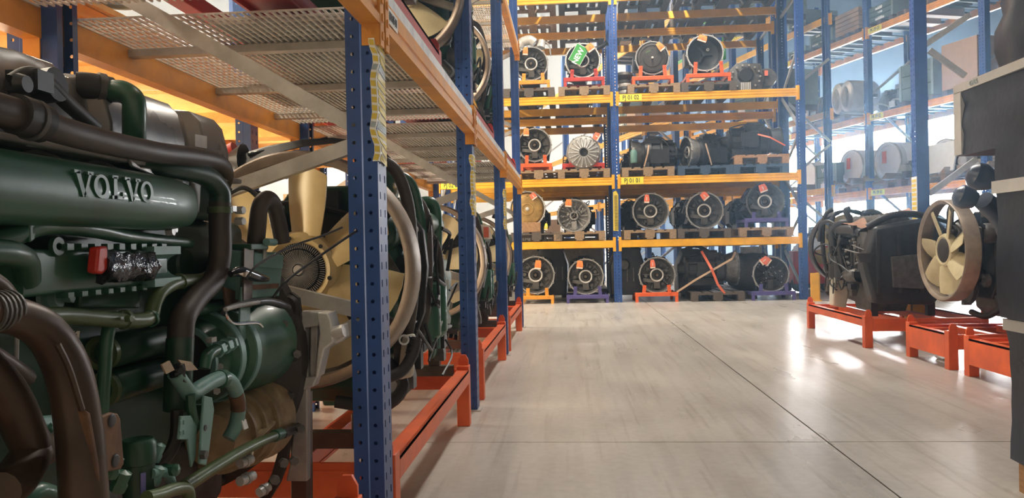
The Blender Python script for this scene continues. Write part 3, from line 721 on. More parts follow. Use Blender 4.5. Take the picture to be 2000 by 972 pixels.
# first level
at_pallet((-0.5103, 11.93, 1.038)[0], Z1, 'wood_dark', 'dark pallet on the first level under the golden converter')
gearbox('converter', (-0.6516, 12.05, 1.495), .285, 'gearbox with golden torque converter on the first level behind the end upright', inner='gold', rim='bearing', seed=1)
tag(MB().b2(((-0.741, 12.1, 1.239)[0], 12.02, Z1 + .145), ((-0.4487, 12.1, 1.233)[0], 12.4, Z1 + .30)).build('timber_block', 'wood_warm', None, .006), 'brown timber block under the golden converter gearbox', 'block')
paper_tag((-0.5794, 12, 1.732), 'red tag on top of the golden converter gearbox', 'tag_red', h=.1, w=.1, roll=-.6)
at_pallet((0.1587, 11.93, 1.024)[0], Z1, 'wood', 'pale pallet on the first level under the studded gearbox left of the middle upright')
gearbox('pump', (0.0792, 12.05, 1.372), .262, 'gearbox with grey studded pump face on the first level left of the middle upright', inner='alu_dull', rim='alu_dull', seed=9)
paper_tag((0.0042, 12, 1.629), 'orange tag on the studded gearbox left of the middle upright', h=.12, w=.1)
paper_tag((-0.3559, 12, 1.26), 'small yellow tag hanging between the two first level gearboxes left of the middle upright', 'label_yellow', h=.11, w=.055)
at_pallet((1.246, 11.93, 1.032)[0], Z1, 'wood', 'pale pallet on the first level just right of the middle upright')
gearbox('clutch', (1.274, 12.05, 1.416), .283, 'gearbox with white bearing ring on the first level just right of the middle upright', seed=2, spin=.2)
paper_tag((1.215, 12, 1.67), 'red tag on the first level gearbox just right of the middle upright', 'tag_red', h=.13, w=.08, roll=.05)
at_pallet((2.071, 11.93, 1.029)[0], Z1, 'wood_dark', 'dark pallet in the middle of the first level right bay')
gearbox('clutch', (2.103, 12.05, 1.404), .287, 'gearbox with white bearing ring in the middle of the first level right bay', seed=4, spin=.7)
paper_tag((2.057, 12, 1.672), 'red tag tilted on the middle gearbox of the first level right bay', 'tag_red', h=.12, w=.11, roll=-.7)
at_pallet((3.011, 11.93, 1.048)[0], Z1, 'wood', 'pale pallet at the right end of the first level')
gearbox('clutch', (3.027, 12.05, 1.523), .29, 'gearbox with white bearing ring on a purple stand, rightmost of the first level', seed=5, spin=1.2, rim='iron')
cradle('frame_purple', ((3.023, 12, 1.183)[0], 12.0, Z1 + .144), .66, .14, .29, (3.027, 12.05, 1.523)[2] - Z1 - .144, 'purple steel stand on the right end pallet of the first level')
paper_tag((2.958, 12, 1.782), 'red and white tag on the raised gearbox at the right end of the first level', 'tag_red', h=.125, w=.12, roll=-.35)
# second level
at_pallet((-0.4579, 11.93, 2.02)[0], Z2, 'wood', 'pale pallet on the second level under the leftmost gearbox')
gearbox('clutch', (-0.5174, 12.05, 2.501), .268, 'gearbox in an orange-red stand on the second level behind the end upright', seed=6, spin=.4)
cradle('frame_orange', ((-0.4981, 12, 2.156)[0], 12.0, Z2 + .144), .5, .11, .268, (-0.5174, 12.05, 2.501)[2] - Z2 - .144, 'orange-red stand under the leftmost gearbox of the second level')
paper_tag((-0.6385, 12, 2.763), 'orange tag on the leftmost gearbox of the second level', h=.125, w=.09, roll=.05)
at_pallet((0.2501, 11.93, 2.008)[0], Z2, 'wood', 'pale pallet on the second level left of the middle upright')
gearbox('cover', (0.2515, 12.05, 2.356), .27, 'grey clutch cover with radial fingers on the second level left of the middle upright', rim='alu_dull', seed=7)
cradle('frame_red', ((0.2448, 12, 2.071)[0], 12.06, Z2 + .144), .66, .1, .27, (0.2515, 12.05, 2.356)[2] - Z2 - .144 + .03, 'red stand behind the clutch cover on the second level')
paper_tag((0.4153, 12, 2.625), 'red tag on top of the clutch cover', 'tag_red', h=.1, w=.12, roll=-1.0)
at_pallet((1.235, 11.93, 2.028)[0], Z2, 'wood', 'pale pallet on the second level just right of the middle upright')
gearbox('clutch', ((1.247, 12.3, 2.365)[0] - .25, 12.35, (1.246, 12.3, 2.324)[2]), .25, 'black sideways gearbox with a pale cylinder on the second level beside the middle upright', rz=-PI / 2, L=.7, seed=1, rim='iron')
at_pallet((2.106, 11.93, 2.035)[0], Z2, 'wood_blue', 'blue pallet in the middle of the second level right bay', 1.04)
g = gearbox('clutch', ((1.858, 12.2, 2.342)[0], 12.3, (1.858, 12.2, 2.342)[2]), .25, 'black sideways gearbox under a grey-tan strap on the blue second level pallet', rz=-PI / 2, L=.72, seed=3, rim='alu_dull'); g.rotation_euler = (0, .08, -PI / 2 + .25)
at_pallet((2.945, 11.93, 2.035)[0], Z2, 'wood_blue', 'blue pallet at the right end of the second level, under an orange-brown one', 1.05)
pallet('wood_warm', ((2.971, 11.96, 2.178)[0], 11.95, Z2 + .145), 'orange-brown pallet stacked on the blue one at the right end of the second level')
g = gearbox('clutch', ((3.339, 12.2, 2.441)[0], 12.35, (3.34, 12.2, 2.489)[2]), .22, 'black gearbox lying sideways at the right end of the second level with a red strap', rz=PI / 2, L=.8, seed=5, rim='black'); g.rotation_euler = (0, .06, PI / 2)
pc = thing('oil_cooler', 'pale grey-green cylinder standing beside the sideways gearbox on the second level', 'cooler', (1.028, 12.05, 2.173)); MB().lathe([(.0001, 0), (.05, 0), (.055, .02), (.055, .16), (.04, .2), (.0001, .2)], axis=(0, 0, 1), n=16).build('body', 'green_teal', pc); MB().lathe([(.03, .2), (.03, .24), (.0001, .24)], axis=(0, 0, 1), n=12).build('cap', 'alu_dull', pc)
strap([(1.258, 12, 2.439), (1.237, 11.98, 2.303), (1.181, 12, 2.108)], 'tan strap over the sideways gearbox right of the middle upright on the second level', 'strap_tan', .022)
strap([(2.125, 11.99, 2.435), (2.166, 11.98, 2.275), (2.213, 12, 2.102)], 'grey-tan strap over the middle sideways gearbox of the second level', 'strap_tan', .02)
strap([(2.938, 12.08, 2.564), (3.102, 12, 2.501), (3.335, 12.02, 2.37)], 'red strap across the right end gearbox of the second level', 'strap_orange', .022)
# third level
at_pallet((-0.5838, 11.93, 3.278)[0], Z3, 'wood_dark', 'dark pallet on the third level under the leftmost gearbox')
gearbox('clutch', (-0.5473, 12.05, 3.784), .27, 'gearbox with a pale bent casting on top, leftmost of the third level', seed=2, spin=.1)
tc = thing('air_manifold', 'pale silver bent casting on top of the leftmost third level gearbox', 'casting', (-0.565, 12.2, 4.081)); MB().tube([(-.16, 0, .0), (-.12, 0, .08), (0, 0, .11), (.08, 0, .06)], [.06, .075, .08, .07], 12).build('pipe', 'bearing', tc); MB().tube([(.17, 0, -.02), (.19, .03, .1)], [.07, .06], 12).build('turret', 'bearing', tc); MB().tube([(.2, 0, .1), (.3, 0, .02), (.33, .0, -.15)], .012, 6).build('hose', 'alu_dull', tc)
cradle('orange', ((-0.5128, 12, 3.386)[0], 12.0, Z3 + .144), .52, .13, .27, (-0.5473, 12.05, 3.784)[2] - Z3 - .144, 'orange stand under the leftmost gearbox of the third level')
paper_tag((-0.6201, 12, 4.032), 'orange tag on the leftmost gearbox of the third level', h=.125, w=.08)
at_pallet((0.276, 11.93, 3.279)[0], Z3, 'wood', 'pale pallet on the third level left of the middle upright')
gearbox('clutch', (0.265, 12.05, 3.801), .275, 'gearbox wearing a green sign on the third level left of the middle upright', rim='bearing', seed=3, spin=.6)
cradle('frame_red', ((0.2796, 12, 3.389)[0], 12.0, Z3 + .144), .64, .15, .275, (0.265, 12.05, 3.801)[2] - Z3 - .144, 'red stand under the gearbox with the green sign')
sg = thing('new_sign', 'tilted green card sign with white lettering on a third level gearbox', 'sign', (0.202, 11.99, 3.885)); sg.rotation_euler = (0, .53, 0)
MB().box((0, 0, 0), (.21, .006, .29)).build('card', 'ink_white', sg); MB().box((0, -.004, 0), (.196, .004, .276)).build('green_face', 'sign_green', sg)
tx = text('lettering', 'NEW', .115, (0, 0, 0), (0, 0, 1), (-1, 0, 0), 'ink_white', None, bold=.003); tx.parent = sg; tx.matrix_basis = Matrix.Translation((.01, -.0068, -.03)) @ Matrix(((0, -1, 0), (0, 0, -1), (1, 0, 0))).to_4x4()
paper_tag((0.348, 11.98, 4.029), 'orange and cream tag beside the green sign', h=.12, w=.12, roll=-.6)
ho = thing('coolant_hose', 'black hose stub above the gearbox with the green sign', 'hose', (0.3718, 12.25, 4.089)); MB().tube([(-.02, 0, .1), (0, 0, 0), (.08, 0, -.06), (.2, 0, -.03), (.28, 0, .02)], .035, 10).build('hose', 'black', ho); MB().ring((.27, 0, .015), (.9, 0, .4), .03, .045, .03, 16).build('collar', 'rubber', ho)
at_pallet((1.346, 11.93, 3.288)[0], Z3, 'wood', 'pale pallet on the third level just right of the middle upright')
gearbox('disc', (1.345, 12.05, 3.799), .262, 'gearbox with brown converter disc on the third level just right of the middle upright', inner='iron_brown', rim='alu_dull', seed=1)
cradle('frame_orange', ((1.34, 12, 3.39)[0], 12.0, Z3 + .144), .64, .13, .262, (1.345, 12.05, 3.799)[2] - Z3 - .144, 'red-orange stand under the brown converter gearbox')
paper_tag((1.423, 12, 4.013), 'orange and cream tag on the brown converter gearbox', h=.14, w=.09, roll=-.65)
at_pallet((2.185, 11.93, 3.305)[0], Z3, 'wood_dark', 'dark pallet in the middle of the third level right bay', 1.04)
gearbox('empty', (2.155, 12.05, 3.846), .285, 'gearbox with empty dark bell in the middle of the third level right bay', rim='alu', inner='black', seed=5)
cradle('frame_orange', ((2.191, 12, 3.382)[0], 12.0, Z3 + .144), .68, .14, .285, (2.155, 12.05, 3.846)[2] - Z3 - .144, 'orange stand under the empty bell gearbox')
paper_tag((2.128, 12, 4.103), 'orange and cream tag on the empty bell gearbox', h=.1, w=.14, roll=.35)
q = thing('gearbox', 'small dark gearbox end with ribbed grey cover at the right end of the third level', 'gearbox', ((2.787, 12.1, 3.381)[0], 12.15, Z3))
z0 = .03
MB().loft([[(x * s, y, z0 + z * s) for x, z in ((-.26, .02), (.25, .0), (.3, .2), (.24, .42), (-.12, .44), (-.3, .28))] for y, s in ((0, .8), (.03, 1), (.4, 1), (.5, .8))]).build('case', 'iron', q, .01)
MB().lathe([(.0001, -.03), (.1, -.03), (.13, 0), (.14, .05)], (.0, 0, .27), n=20).build('bearing_cover', 'black', q)
mb = MB()
for k in range(6): mb.box((-.07 + k * .026, -.02, .09), (.015, .04, .12))
mb.build('fins', 'bearing', q); mb = MB()
for k in range(14): a = k * .45; mb.bolt((math.cos(a) * .22, -.0, .24 + math.sin(a) * .18), (0, -1, 0), .016, .03)
mb.build('case_bolts', 'alu_dull', q, kind='stuff')
MB().lathe([(.0001, -.02), (.13, -.02), (.15, .02), (.15, .3), (.0001, .32)], (.36, .1, .24), n=20).build('retarder', 'iron', q); MB().box((.33, .06, .3), (.05, .02, .08)).build('red_label', 'tag_red', q)
q = thing('bearing_stack', 'stack of pale bearing rings by the middle upright on the third level', 'rings', ((0.9222, 12.2, 3.471)[0], 12.3, Z3 + .0))
for k in range(5): MB().lathe([(.06, 0), (.1, 0), (.105, .03), (.1, .05), (.06, .05), (.06, 0)], (.01 * (k % 2), 0, .01 + k * .055), (0, 0, 1), 20).build('bearing_ring', 'bearing' if k % 2 else 'iron', q)
MB().lathe([(.0001, .4), (.12, .4), (.15, .35), (.1, .29), (.0001, .29)], (0, 0, 0), (0, 0, 1), 20).build('flange', 'iron_brown', q)
# top level: pallets seen from below, in both racks, with dark gearboxes on them
for i, (x, m) in enumerate(((-1.45, 'wood'), (-.55, 'wood'), (.3, 'wood_dark'), (1.3, 'wood_dark'), (2.2, 'wood_dark'), (3.0, 'wood_dark'))):
    wh = ['left end', 'second from the left', 'left of the middle upright', 'right of the middle upright', 'middle of the right bay', 'right end'][i]
    pallet(m, (x, 11.93, 4.8), 'pallet on the top level of the gearbox rack, %s' % wh)
    if i in (0, 1): b = pallet('wood', (x, 13.28, 4.61), 'pallet on the top level of the second rack, %s' % wh)
    else: b = pallet('wood_dark', (x, 13.28, 4.61), 'dark pallet on the top level of the second rack, %s' % wh)
    g = gearbox('clutch', (x, 12.1, 5.26), .27, 'dark gearbox on the top level of the gearbox rack, %s' % wh, rz=0, seed=i)
# darker gearboxes on the second rack, backs of which show through the gaps
for i, (x, z, lv) in enumerate(((1.1, .96, 'first'), (2.1, .96, 'first'), (3.05, .96, 'first'), (.2, .96, 'first'), (-.6, .96, 'first'), (1.2, 1.87, 'second'), (2.3, 1.87, 'second'), (.15, 1.87, 'second'), (-.7, 1.87, 'second'), (.2, 3.11, 'third'), (-.7, 3.11, 'third'), (.25, 0, 'floor'), (2.5, 0, 'floor'))):
    od = {1.1: 'nearest', 1.2: 'nearest', 2.1: 'second', 2.3: 'second', 3.05: 'third', .2: 'nearest', .15: 'nearest', .25: 'nearest', -.6: 'second', -.7: 'second', 2.5: 'nearest'}[x]
    wh = '%s level of the second rack, %s %s of the middle upright' % (lv, od, 'left' if x < .7 else 'right')
    pallet('wood_dark', (x, 13.32, z), 'dark pallet on the ' + wh, group='pallets of the second rack')
    g = gearbox('pump', (x, 14.3, z + .43), .26, 'black gearbox on the ' + wh, rz=PI, seed=i, rim='iron', inner='iron', L=.8); g['group'] = 'gearboxes of the second rack'

# ------------------------------------------------------------------ the big green engine in the left foreground
E1 = thing('truck_engine', 'large dark green truck engine with thick brown hoses, nearest on the left', 'engine', (-1.0, 1.3, 0))
def p1(name, mb, m, bevel=0, parent=None): return mb.bw(name, m, parent or E1, bevel)
def t1(name, pts, r, m, n=12, parent=None, smooth=6): return p1(name, MB().tube(pts, r, n, smooth), m, 0, parent)
def rbox(x0, x1, y0, y1, z0, z1, r=.01):
    """Block with rounded long edges, running along y."""
    cs = []
    for cx, cz, a in ((x1 - r, z1 - r, 0), (x0 + r, z1 - r, 90), (x0 + r, z0 + r, 180), (x1 - r, z0 + r, 270)):
        for k in range(5): q = math.radians(a + k * 22.5); cs.append((cx + r * math.cos(q), cz + r * math.sin(q)))
    return MB().loft([[(a, y, b) for a, b in cs] for y in (y0, y1)])
blk = rbox(-1.26, -.85, .35, 1.93, .5, 1.0, .03)
p1('engine_block', blk, 'green_dark')
p1('oil_pan', rbox(-1.2, -.88, .4, 1.85, .292, .5, .05), 'iron')
for k in range(6): p1('core_plug', MB().lathe([(.0001, .006), (.032, .006), (.036, 0), (.04, -.004)], (-.85, .95 + k * .17, .9), (1, 0, 0), 20), 'green_dark')
p1('cylinder_head', rbox(-1.2, -.83, .35, 1.78, 1.0, 1.1, .015), 'green_dark')
# grey cover over the head, with a stepped face and dents
cv = MB()
prof = [(-.82, 1.10), (-.815, 1.16), (-.83, 1.22), (-.85, 1.244), (-.9, 1.252), (-1.3, 1.252), (-1.3, 1.09)]
def csec(y, dx=0, dz=0): return [(x + dx, y, z + dz) for x, z in prof]
cv.loft([csec(.4), csec(.98), csec(1.0, -.012), csec(1.10, -.012), csec(1.12), csec(1.21), csec(1.225, -.03, -.004), csec(1.30, -.03, -.004), csec(1.315), csec(1.58), csec(1.6, -.035), csec(1.66, -.035), csec(1.675), csec(1.79), csec(1.8, -.01, -.012)])
cvo = p1('valve_cover', cv, 'cover', .004)
p1('cover_flange', rbox(-.86, -.79, .4, 1.8, 1.088, 1.1, .004), 'alu_dull')
p1('data_label', MB().slab([(-0.813, 1.619, 1.183), (-0.813, 1.671, 1.186), (-0.813, 1.67, 1.158), (-0.813, 1.618, 1.156)], (.0015, 0, 0)), 'paper_strip')
t1('vent_hose', [(-0.79, 1.039, 1.174), (-0.78, 1.062, 1.19), (-0.78, 1.101, 1.183), (-0.78, 1.141, 1.163), (-0.79, 1.227, 1.138)], .012, 'rubber')
p1('vent_valve', MB().lathe([(.0001, 0), (.03, 0), (.034, .02), (.026, .03), (.026, .06), (.0001, .06)], (-0.83, 1.107, 1.178), (1, 0, .1), 18).box((-0.79, 1.074, 1.181), (.05, .035, .03)), 'black')
p1('valve_cap', MB().lathe([(.0001, .012), (.012, .012), (.016, 0)], (-0.77, 1.026, 1.167), (1, 0, 0), 14), 'black')
# upper elbow with black sleeve
t1('coolant_elbow', [(-0.83, 1.332, 1.221), (-0.8, 1.328, 1.217), (-0.78, 1.326, 1.201), (-0.78, 1.328, 1.17), (-0.79, 1.343, 1.131)], .0205, 'green', 16)
t1('rubber_sleeve', [(-0.87, 1.302, 1.225), (-0.85, 1.315, 1.225), (-0.83, 1.339, 1.222)], .0255, 'rubber', 16)
p1('hose_clamp', MB().ring((-0.845, 1.32, 1.225), V((-0.83, 1.339, 1.222)) - V((-0.85, 1.315, 1.225)), .025, .028, .012, 20), 'iron')
# thick brown hose over the manifold
bh = t1('charge_hose', [(-0.74, 0.9224, 1.118), (-0.735, 0.9795, 1.114), (-0.73, 1.055, 1.105), (-0.73, 1.173, 1.102), (-0.735, 1.327, 1.105), (-0.75, 1.479, 1.116), (-0.77, 1.633, 1.121), (-0.8, 1.734, 1.106), (-0.82, 1.754, 1.074)], [.0215, .0215, .0205, .02, .0195, .0195, .0195, .0195, .019], 'brown_rubber', 18)
p1('hose_joint', MB().tube([(-0.735, 0.9681, 1.115), (-0.735, 0.9941, 1.113), (-0.733, 1.019, 1.109)], .0275, 18, 3), 'rubber', 0, bh)
p1('hose_clamp', MB().tube([(-0.735, 0.9971, 1.112), (-0.734, 1.004, 1.111)], .0295, 20, 1), 'iron', 0, bh)
# brackets between hose and manifold
p1('bracket_plate', MB().slab([(-0.8, 1.071, 1.11), (-0.8, 1.202, 1.111), (-0.8, 1.193, 1.092), (-0.8, 1.071, 1.086)], (.006, 0, 0)), 'alu', .002)
p1('bracket_plate', MB().slab([(-0.8, 1.22, 1.107), (-0.8, 1.308, 1.106), (-0.8, 1.31, 1.087), (-0.8, 1.231, 1.089)], (.006, 0, 0)), 'alu', .002)
p1('bracket_plate', MB().slab([(-0.79, 1.316, 1.097), (-0.79, 1.354, 1.083), (-0.79, 1.493, 1.09), (-0.79, 1.506, 1.066), (-0.79, 1.432, 1.068), (-0.79, 1.325, 1.082)], (.006, 0, 0)), 'alu', .002)
p1('bracket_plate', MB().slab([(-0.8, 1.56, 1.087), (-0.8, 1.605, 1.083), (-0.8, 1.594, 1.01), (-0.8, 1.561, 1.016)], (.006, 0, 0)), 'alu_dull', .002)
# intake manifold with raised lettering
def msec(y, s=1.0, dz=0):
    c = []
    for k in range(20):
        a = 2 * PI * k / 20; cx, cz = math.cos(a), math.sin(a)
        c.append((-.782 + .062 * s * math.copysign(abs(cx) ** .55, cx), y, 1.018 + dz + .052 * s * math.copysign(abs(cz) ** .8, cz)))
    return c
man = p1('intake_manifold', MB().loft([msec(.4), msec(1.30), msec(1.40, .97), msec(1.455, .86), msec(1.49, .6), msec(1.5, .3)]), 'green')
def vol():
    let = []; y = 1.066; Hh = .035; z0 = 1.012; wd = .0078
    def bar(a, b, w): let[-1].bar((-.7205, y + a[0], z0 + a[1]), (-.7205, y + b[0], z0 + b[1]), .006, w, (0, 0, 1) if abs(b[0] - a[0]) > abs(b[1] - a[1]) else (0, 1, 0))
    for ch, w in (('V', .04), ('O', .042), ('L', .036), ('V', .04), ('O', .04)):
        let.append(MB())
        if ch == 'V':
            bar((.006, Hh), (.021, 0), .009); bar((.036, Hh), (.0215, 0), .0055); bar((-.002, Hh), (.013, Hh), .005); bar((.029, Hh), (.043, Hh), .005)
        if ch == 'O':
            mb = let[-1]; n = 24; vs = []; fs = []
            for k in range(n):
                a = 2 * PI * k / n
                for ry, rz, xx in ((.0195, .0182, -.7245), (.0195, .0182, -.7175), (.0115, .0135, -.7175), (.0115, .0135, -.7245)): vs.append((xx, y + .02 + ry * math.cos(a), z0 + Hh / 2 + rz * math.sin(a)))
            for k in range(n):
                for j in range(4): fs.append((k * 4 + j, ((k + 1) % n) * 4 + j, ((k + 1) % n) * 4 + (j + 1) % 4, k * 4 + (j + 1) % 4))
            mb.add(vs, fs)
        if ch == 'L':
            bar((.011, 0), (.011, Hh), .009); bar((.002, .0025), (.034, .0025), .0055); bar((.003, Hh), (.019, Hh), .005); bar((.0325, .002), (.0325, .012), .004)
        y += w + .003
    for q in let: p1('raised_letter', q, 'green', 0, man)
vol()
# right end: green elbow down into black riser hose
t1('green_elbow', [(-0.82, 1.38, 1.091), (-0.79, 1.407, 1.089), (-0.77, 1.485, 1.09), (-0.76, 1.563, 1.083), (-0.755, 1.605, 1.057), (-0.755, 1.609, 1.026)], [.017, .018, .02, .022, .023, .023], 'green_dark', 18)
ri = t1('riser_hose', [(-0.755, 1.609, 1.031), (-0.755, 1.606, 0.9817), (-0.755, 1.603, 0.9151), (-0.755, 1.572, 0.8666), (-0.75, 1.487, 0.8342), (-0.745, 1.42, 0.7993), (-0.745, 1.407, 0.7517)], [.0235, .0235, .0235, .023, .023, .024, .025], 'brown_rubber', 18)
t1('riser_pipe', [(-0.745, 1.407, 0.7614), (-0.745, 1.399, 0.704), (-0.75, 1.399, 0.6261)], .0255, 'green_dark', 18)
p1('hose_clamp', MB().ring((-0.755, 1.608, 1.022), (0, 0, -1), .0235, .0265, .014, 22), 'olive', 0, ri)
p1('clamp_screw', MB().box((-0.735, 1.62, 1.018), (.015, .02, .012)), 'alu', 0, ri)
p1('hex_bolt', MB().bolt((-0.74, 1.654, 1.016), (1, -.2, 0), .009, .02), 'alu'); p1('hex_bolt', MB().bolt((-0.74, 1.653, 0.9916), (1, -.2, 0), .009, .02), 'alu')
# pipe with bracket under the manifold
t1('fuel_pipe', [(-0.78, 0.9574, 0.9392), (-0.775, 1.007, 0.9518), (-0.77, 1.052, 0.9669), (-0.77, 1.108, 0.9698), (-0.77, 1.196, 0.9636), (-0.775, 1.307, 0.9529), (-0.79, 1.538, 0.9445)], [.016, .016, .0155, .014, .013, .012, .011], 'green', 12)
p1('pipe_bracket', MB().slab([(-0.765, 1.016, 1.005), (-0.765, 1.041, 1.006), (-0.765, 1.039, 0.9753), (-0.765, 1.032, 0.9474), (-0.765, 1.022, 0.943), (-0.765, 1.021, 0.9747), (-0.765, 1.015, 0.9889)], (.008, 0, 0)), 'green', .002)
p1('hex_bolt', MB().bolt((-0.755, 1.026, 0.9819), (1, 0, 0), .009, .014), 'alu'); p1('hex_bolt', MB().bolt((-0.765, 1.404, 0.9652), (1, 0, 0), .008, .014), 'alu'); p1('hex_bolt', MB().bolt((-0.765, 1.415, 0.9684), (1, 0, 0), .005, .014), 'alu')
t1('drain_pipe', [(-0.75, 0.9204, 0.9321), (-0.75, 0.9739, 0.9282), (-0.76, 1.014, 0.9172), (-0.78, 1.046, 0.891)], .018, 'green', 14)
# control unit: finned green housing with wrapped connector
ecu = p1('control_unit', rbox(-.84, -.775, 1.03, 1.42, .865, .935, .008), 'green')
ef = MB()
for k in range(9): ef.box((-.775, 1.12 + k * .034, .937), (.022, .016, .01)); ef.box((-.775, 1.12 + k * .034, .863), (.02, .014, .008))
p1('cooling_fin', ef, 'green', 0, ecu)['kind'] = 'stuff'
p1('lug', MB().lathe([(.006, .006), (.014, .006), (.016, 0)], (-0.775, 1.1, 0.938), (1, 0, 0), 16), 'green_dark', 0, ecu)
ec = MB(); sec = []
for y in (1.335, 1.43):
    c = []
    for k in range(9): a = math.radians(-90 + k * 22.5); c.append((-.752 - .03 * math.cos(a), y, .9 + .022 * math.sin(a)))
    c += [(-.752, y, .937), (-.80, y, .937), (-.80, y, .863), (-.752, y, .863)]; sec.append(c)
p1('end_channel', ec.loft(sec), 'green_teal', 0, ecu)
p1('red_cap', MB().slab([(-0.76, 1.156, 0.9367), (-0.76, 1.181, 0.9383), (-0.76, 1.18, 0.9011), (-0.76, 1.167, 0.8925), (-0.76, 1.148, 0.8964)], (.018, 0, 0)), 'red', .004, ecu)
bg = MB(); rb_ = random.Random(3); secs = []
for i in range(9):
    t = i / 8; y0_, z0_ = 1.175 + .145 * t, .904 - .002 * t
    secs.append([(-.752 + (.016 + rb_.uniform(-.006, .006)) * math.cos(2 * PI * k / 12), y0_ + rb_.uniform(-.004, .004), z0_ + (.026 + rb_.uniform(-.005, .004)) * math.sin(2 * PI * k / 12)) for k in range(12)])
p1('bag_wrap', bg.loft(secs), 'bag', 0, ecu)
# block side below
p1('side_plate', MB().slab([(-0.84, 1.237, 0.8738), (-0.84, 1.417, 0.8603), (-0.84, 1.415, 0.8189), (-0.84, 1.235, 0.8357)], (.012, 0, 0)), 'green', .003)
p1('plug', MB().lathe([(.0001, .012), (.014, .012), (.016, .0), (.03, 0), (.032, -.006)], (-0.83, 1.17, 0.8573), (1, 0, 0), 16), 'green_teal')
p1('hex_bolt', MB().bolt((-0.82, 1.186, 0.8544), (1, 0, 0), .008, .012), 'green_teal')
pp = t1('water_pipe', [(-0.77, 1.048, 0.8368), (-0.77, 1.115, 0.832), (-0.765, 1.197, 0.8193), (-0.76, 1.284, 0.8071), (-0.76, 1.33, 0.81), (-0.76, 1.346, 0.8347), (-0.76, 1.375, 0.8555), (-0.765, 1.446, 0.8675), (-0.78, 1.57, 0.8671), (-0.8, 1.672, 0.8802)], .0135, 'olive', 14)
p1('pipe_clip', MB().ring((-0.763, 1.251, 0.8123), (.05, 1, -.03), .0135, .017, .008, 16).bolt((-0.745, 1.23, 0.8158), (1, 0, 0), .006, .01), 'olive', 0, pp)
p1('pipe_clip', MB().ring((-0.76, 1.328, 0.8064), (.05, 1, .3), .0135, .0165, .006, 16), 'green', 0, pp); p1('pipe_clip', MB().ring((-0.765, 1.446, 0.8675), (.05, 1, .3), .0135, .0165, .006, 16), 'olive', 0, pp)
# two oil filters and the standing rail in front of them
for z in (.752, .688):
    f_ = p1('oil_filter', MB().lathe([(.0001, 0), (.026, 0), (.03, .006), (.03, .17), (.027, .19), (.018, .2), (.0001, .202)], (-.818, 1.285, z), (0, 1, 0), 28), 'green_dark')
    p1('filter_seam', MB().ring((-.818, 1.272, z), (0, 1, 0), .02, .0305, .012, 28), 'olive', 0, f_)
p1('filter_rim', MB().ring((-.818, 1.488, .752), (0, 1, 0), .022, .0315, .004, 28), 'chrome')
t1('dipstick_rail', [(-0.775, 1.23, 0.8007), (-0.775, 1.222, 0.7758), (-0.775, 1.213, 0.7175), (-0.78, 1.211, 0.6566)], [.011, .011, .011, .0115], 'green', 10)
sl = p1('white_sticker', MB().slab([(-0.8, 1.173, 0.8023), (-0.8, 1.189, 0.8004), (-0.8, 1.181, 0.7631), (-0.8, 1.167, 0.7651)], (.001, 0, 0)), 'tag_paper')
_p = V((-0.7985, 1.176, 0.7829)); text('sticker_lettering', 'VOLVO', .0115, _p, (0, .05, -1), (0, 1, .05), 'ink', sl, sx=1.0, bold=.0002)
p1('rail_bracket', MB().lathe([(.006, .012), (.014, .012), (.016, 0)], (-0.805, 1.195, 0.7444), (1, 0, 0), 14), 'rust')
# heavy brown pipe with welded plate, nearest of all
bp = t1('exhaust_pipe', [(-0.66, 0.7933, 0.866), (-0.66, 0.8385, 0.8585), (-0.655, 0.869, 0.8496), (-0.65, 0.8973, 0.8322), (-0.645, 0.9204, 0.8004), (-0.642, 0.9364, 0.7585), (-0.64, 0.944, 0.7106), (-0.64, 0.9503, 0.6556), (-0.64, 0.9539, 0.5808)], [.021, .022, .023, .0245, .0265, .0275, .028, .029, .03], 'brown_pipe', 20)
cl = MB()
for k in range(5): cl.tube([V((-0.66, 0.8183, 0.8615)) + V((0, .0075 * k, 0)), V((-0.66, 0.8214, 0.8613)) + V((0, .0075 * k, 0))], .0245, 18, 1)
p1('coupling_rings', cl, 'iron', 0, bp)
pl = MB(); 
pl.slab([(-0.628, 0.9493, 0.7187), (-0.628, 0.9774, 0.7084), (-0.628, 0.998, 0.7087), (-0.628, 1.012, 0.7042), (-0.628, 1.019, 0.6948), (-0.628, 1.025, 0.6309), (-0.628, 1.016, 0.6256), (-0.628, 0.9789, 0.6324), (-0.628, 0.9697, 0.6263), (-0.628, 0.9584, 0.6736)], (-.007, 0, 0))
plo = p1('welded_plate', pl, 'rust', .002)
p1('plate_rib', MB().slab([(-0.612, 0.9191, 0.7291), (-0.612, 0.9282, 0.7233), (-0.612, 0.9521, 0.6184), (-0.612, 0.9444, 0.6162)], (-.02, 0, 0)), 'rust', .002, plo)
for q in ((-0.6275, 0.9979, 0.6975), (-0.6275, 1.004, 0.6412)): p1('bolt_hole', MB().lathe([(.0001, .0012), (.0068, .0012), (.0085, .0008), (.0095, 0)], q, (1, 0, 0), 16), 'black', 0, plo)
p1('pipe_edge', MB().tube([(-0.615, 0.9156, 0.7299), (-0.617, 0.8958, 0.7847), (-0.62, 0.8796, 0.8171)], .004, 6), 'brown_pipe', 0, bp)
t1('rusty_branch', [(-0.7, 0.8398, 0.8124), (-0.7, 0.8866, 0.768), (-0.7, 0.9114, 0.7312), (-0.7, 0.9391, 0.6801), (-0.71, 0.9745, 0.6625), (-0.73, 1.051, 0.6583)], [.024, .024, .025, .024, .02, .018], 'brown_pipe', 16)
t1('rusty_branch_pipe', [(-0.68, 0.8571, 0.6455), (-0.69, 0.8956, 0.6489), (-0.7, 0.9426, 0.6712)], [.024, .026, .024], 'brown_pipe', 14)
t1('brown_tube', [(-0.76, 0.9459, 0.7979), (-0.76, 0.9819, 0.7754), (-0.77, 1.026, 0.7518)], .013, 'brown_pipe', 10)
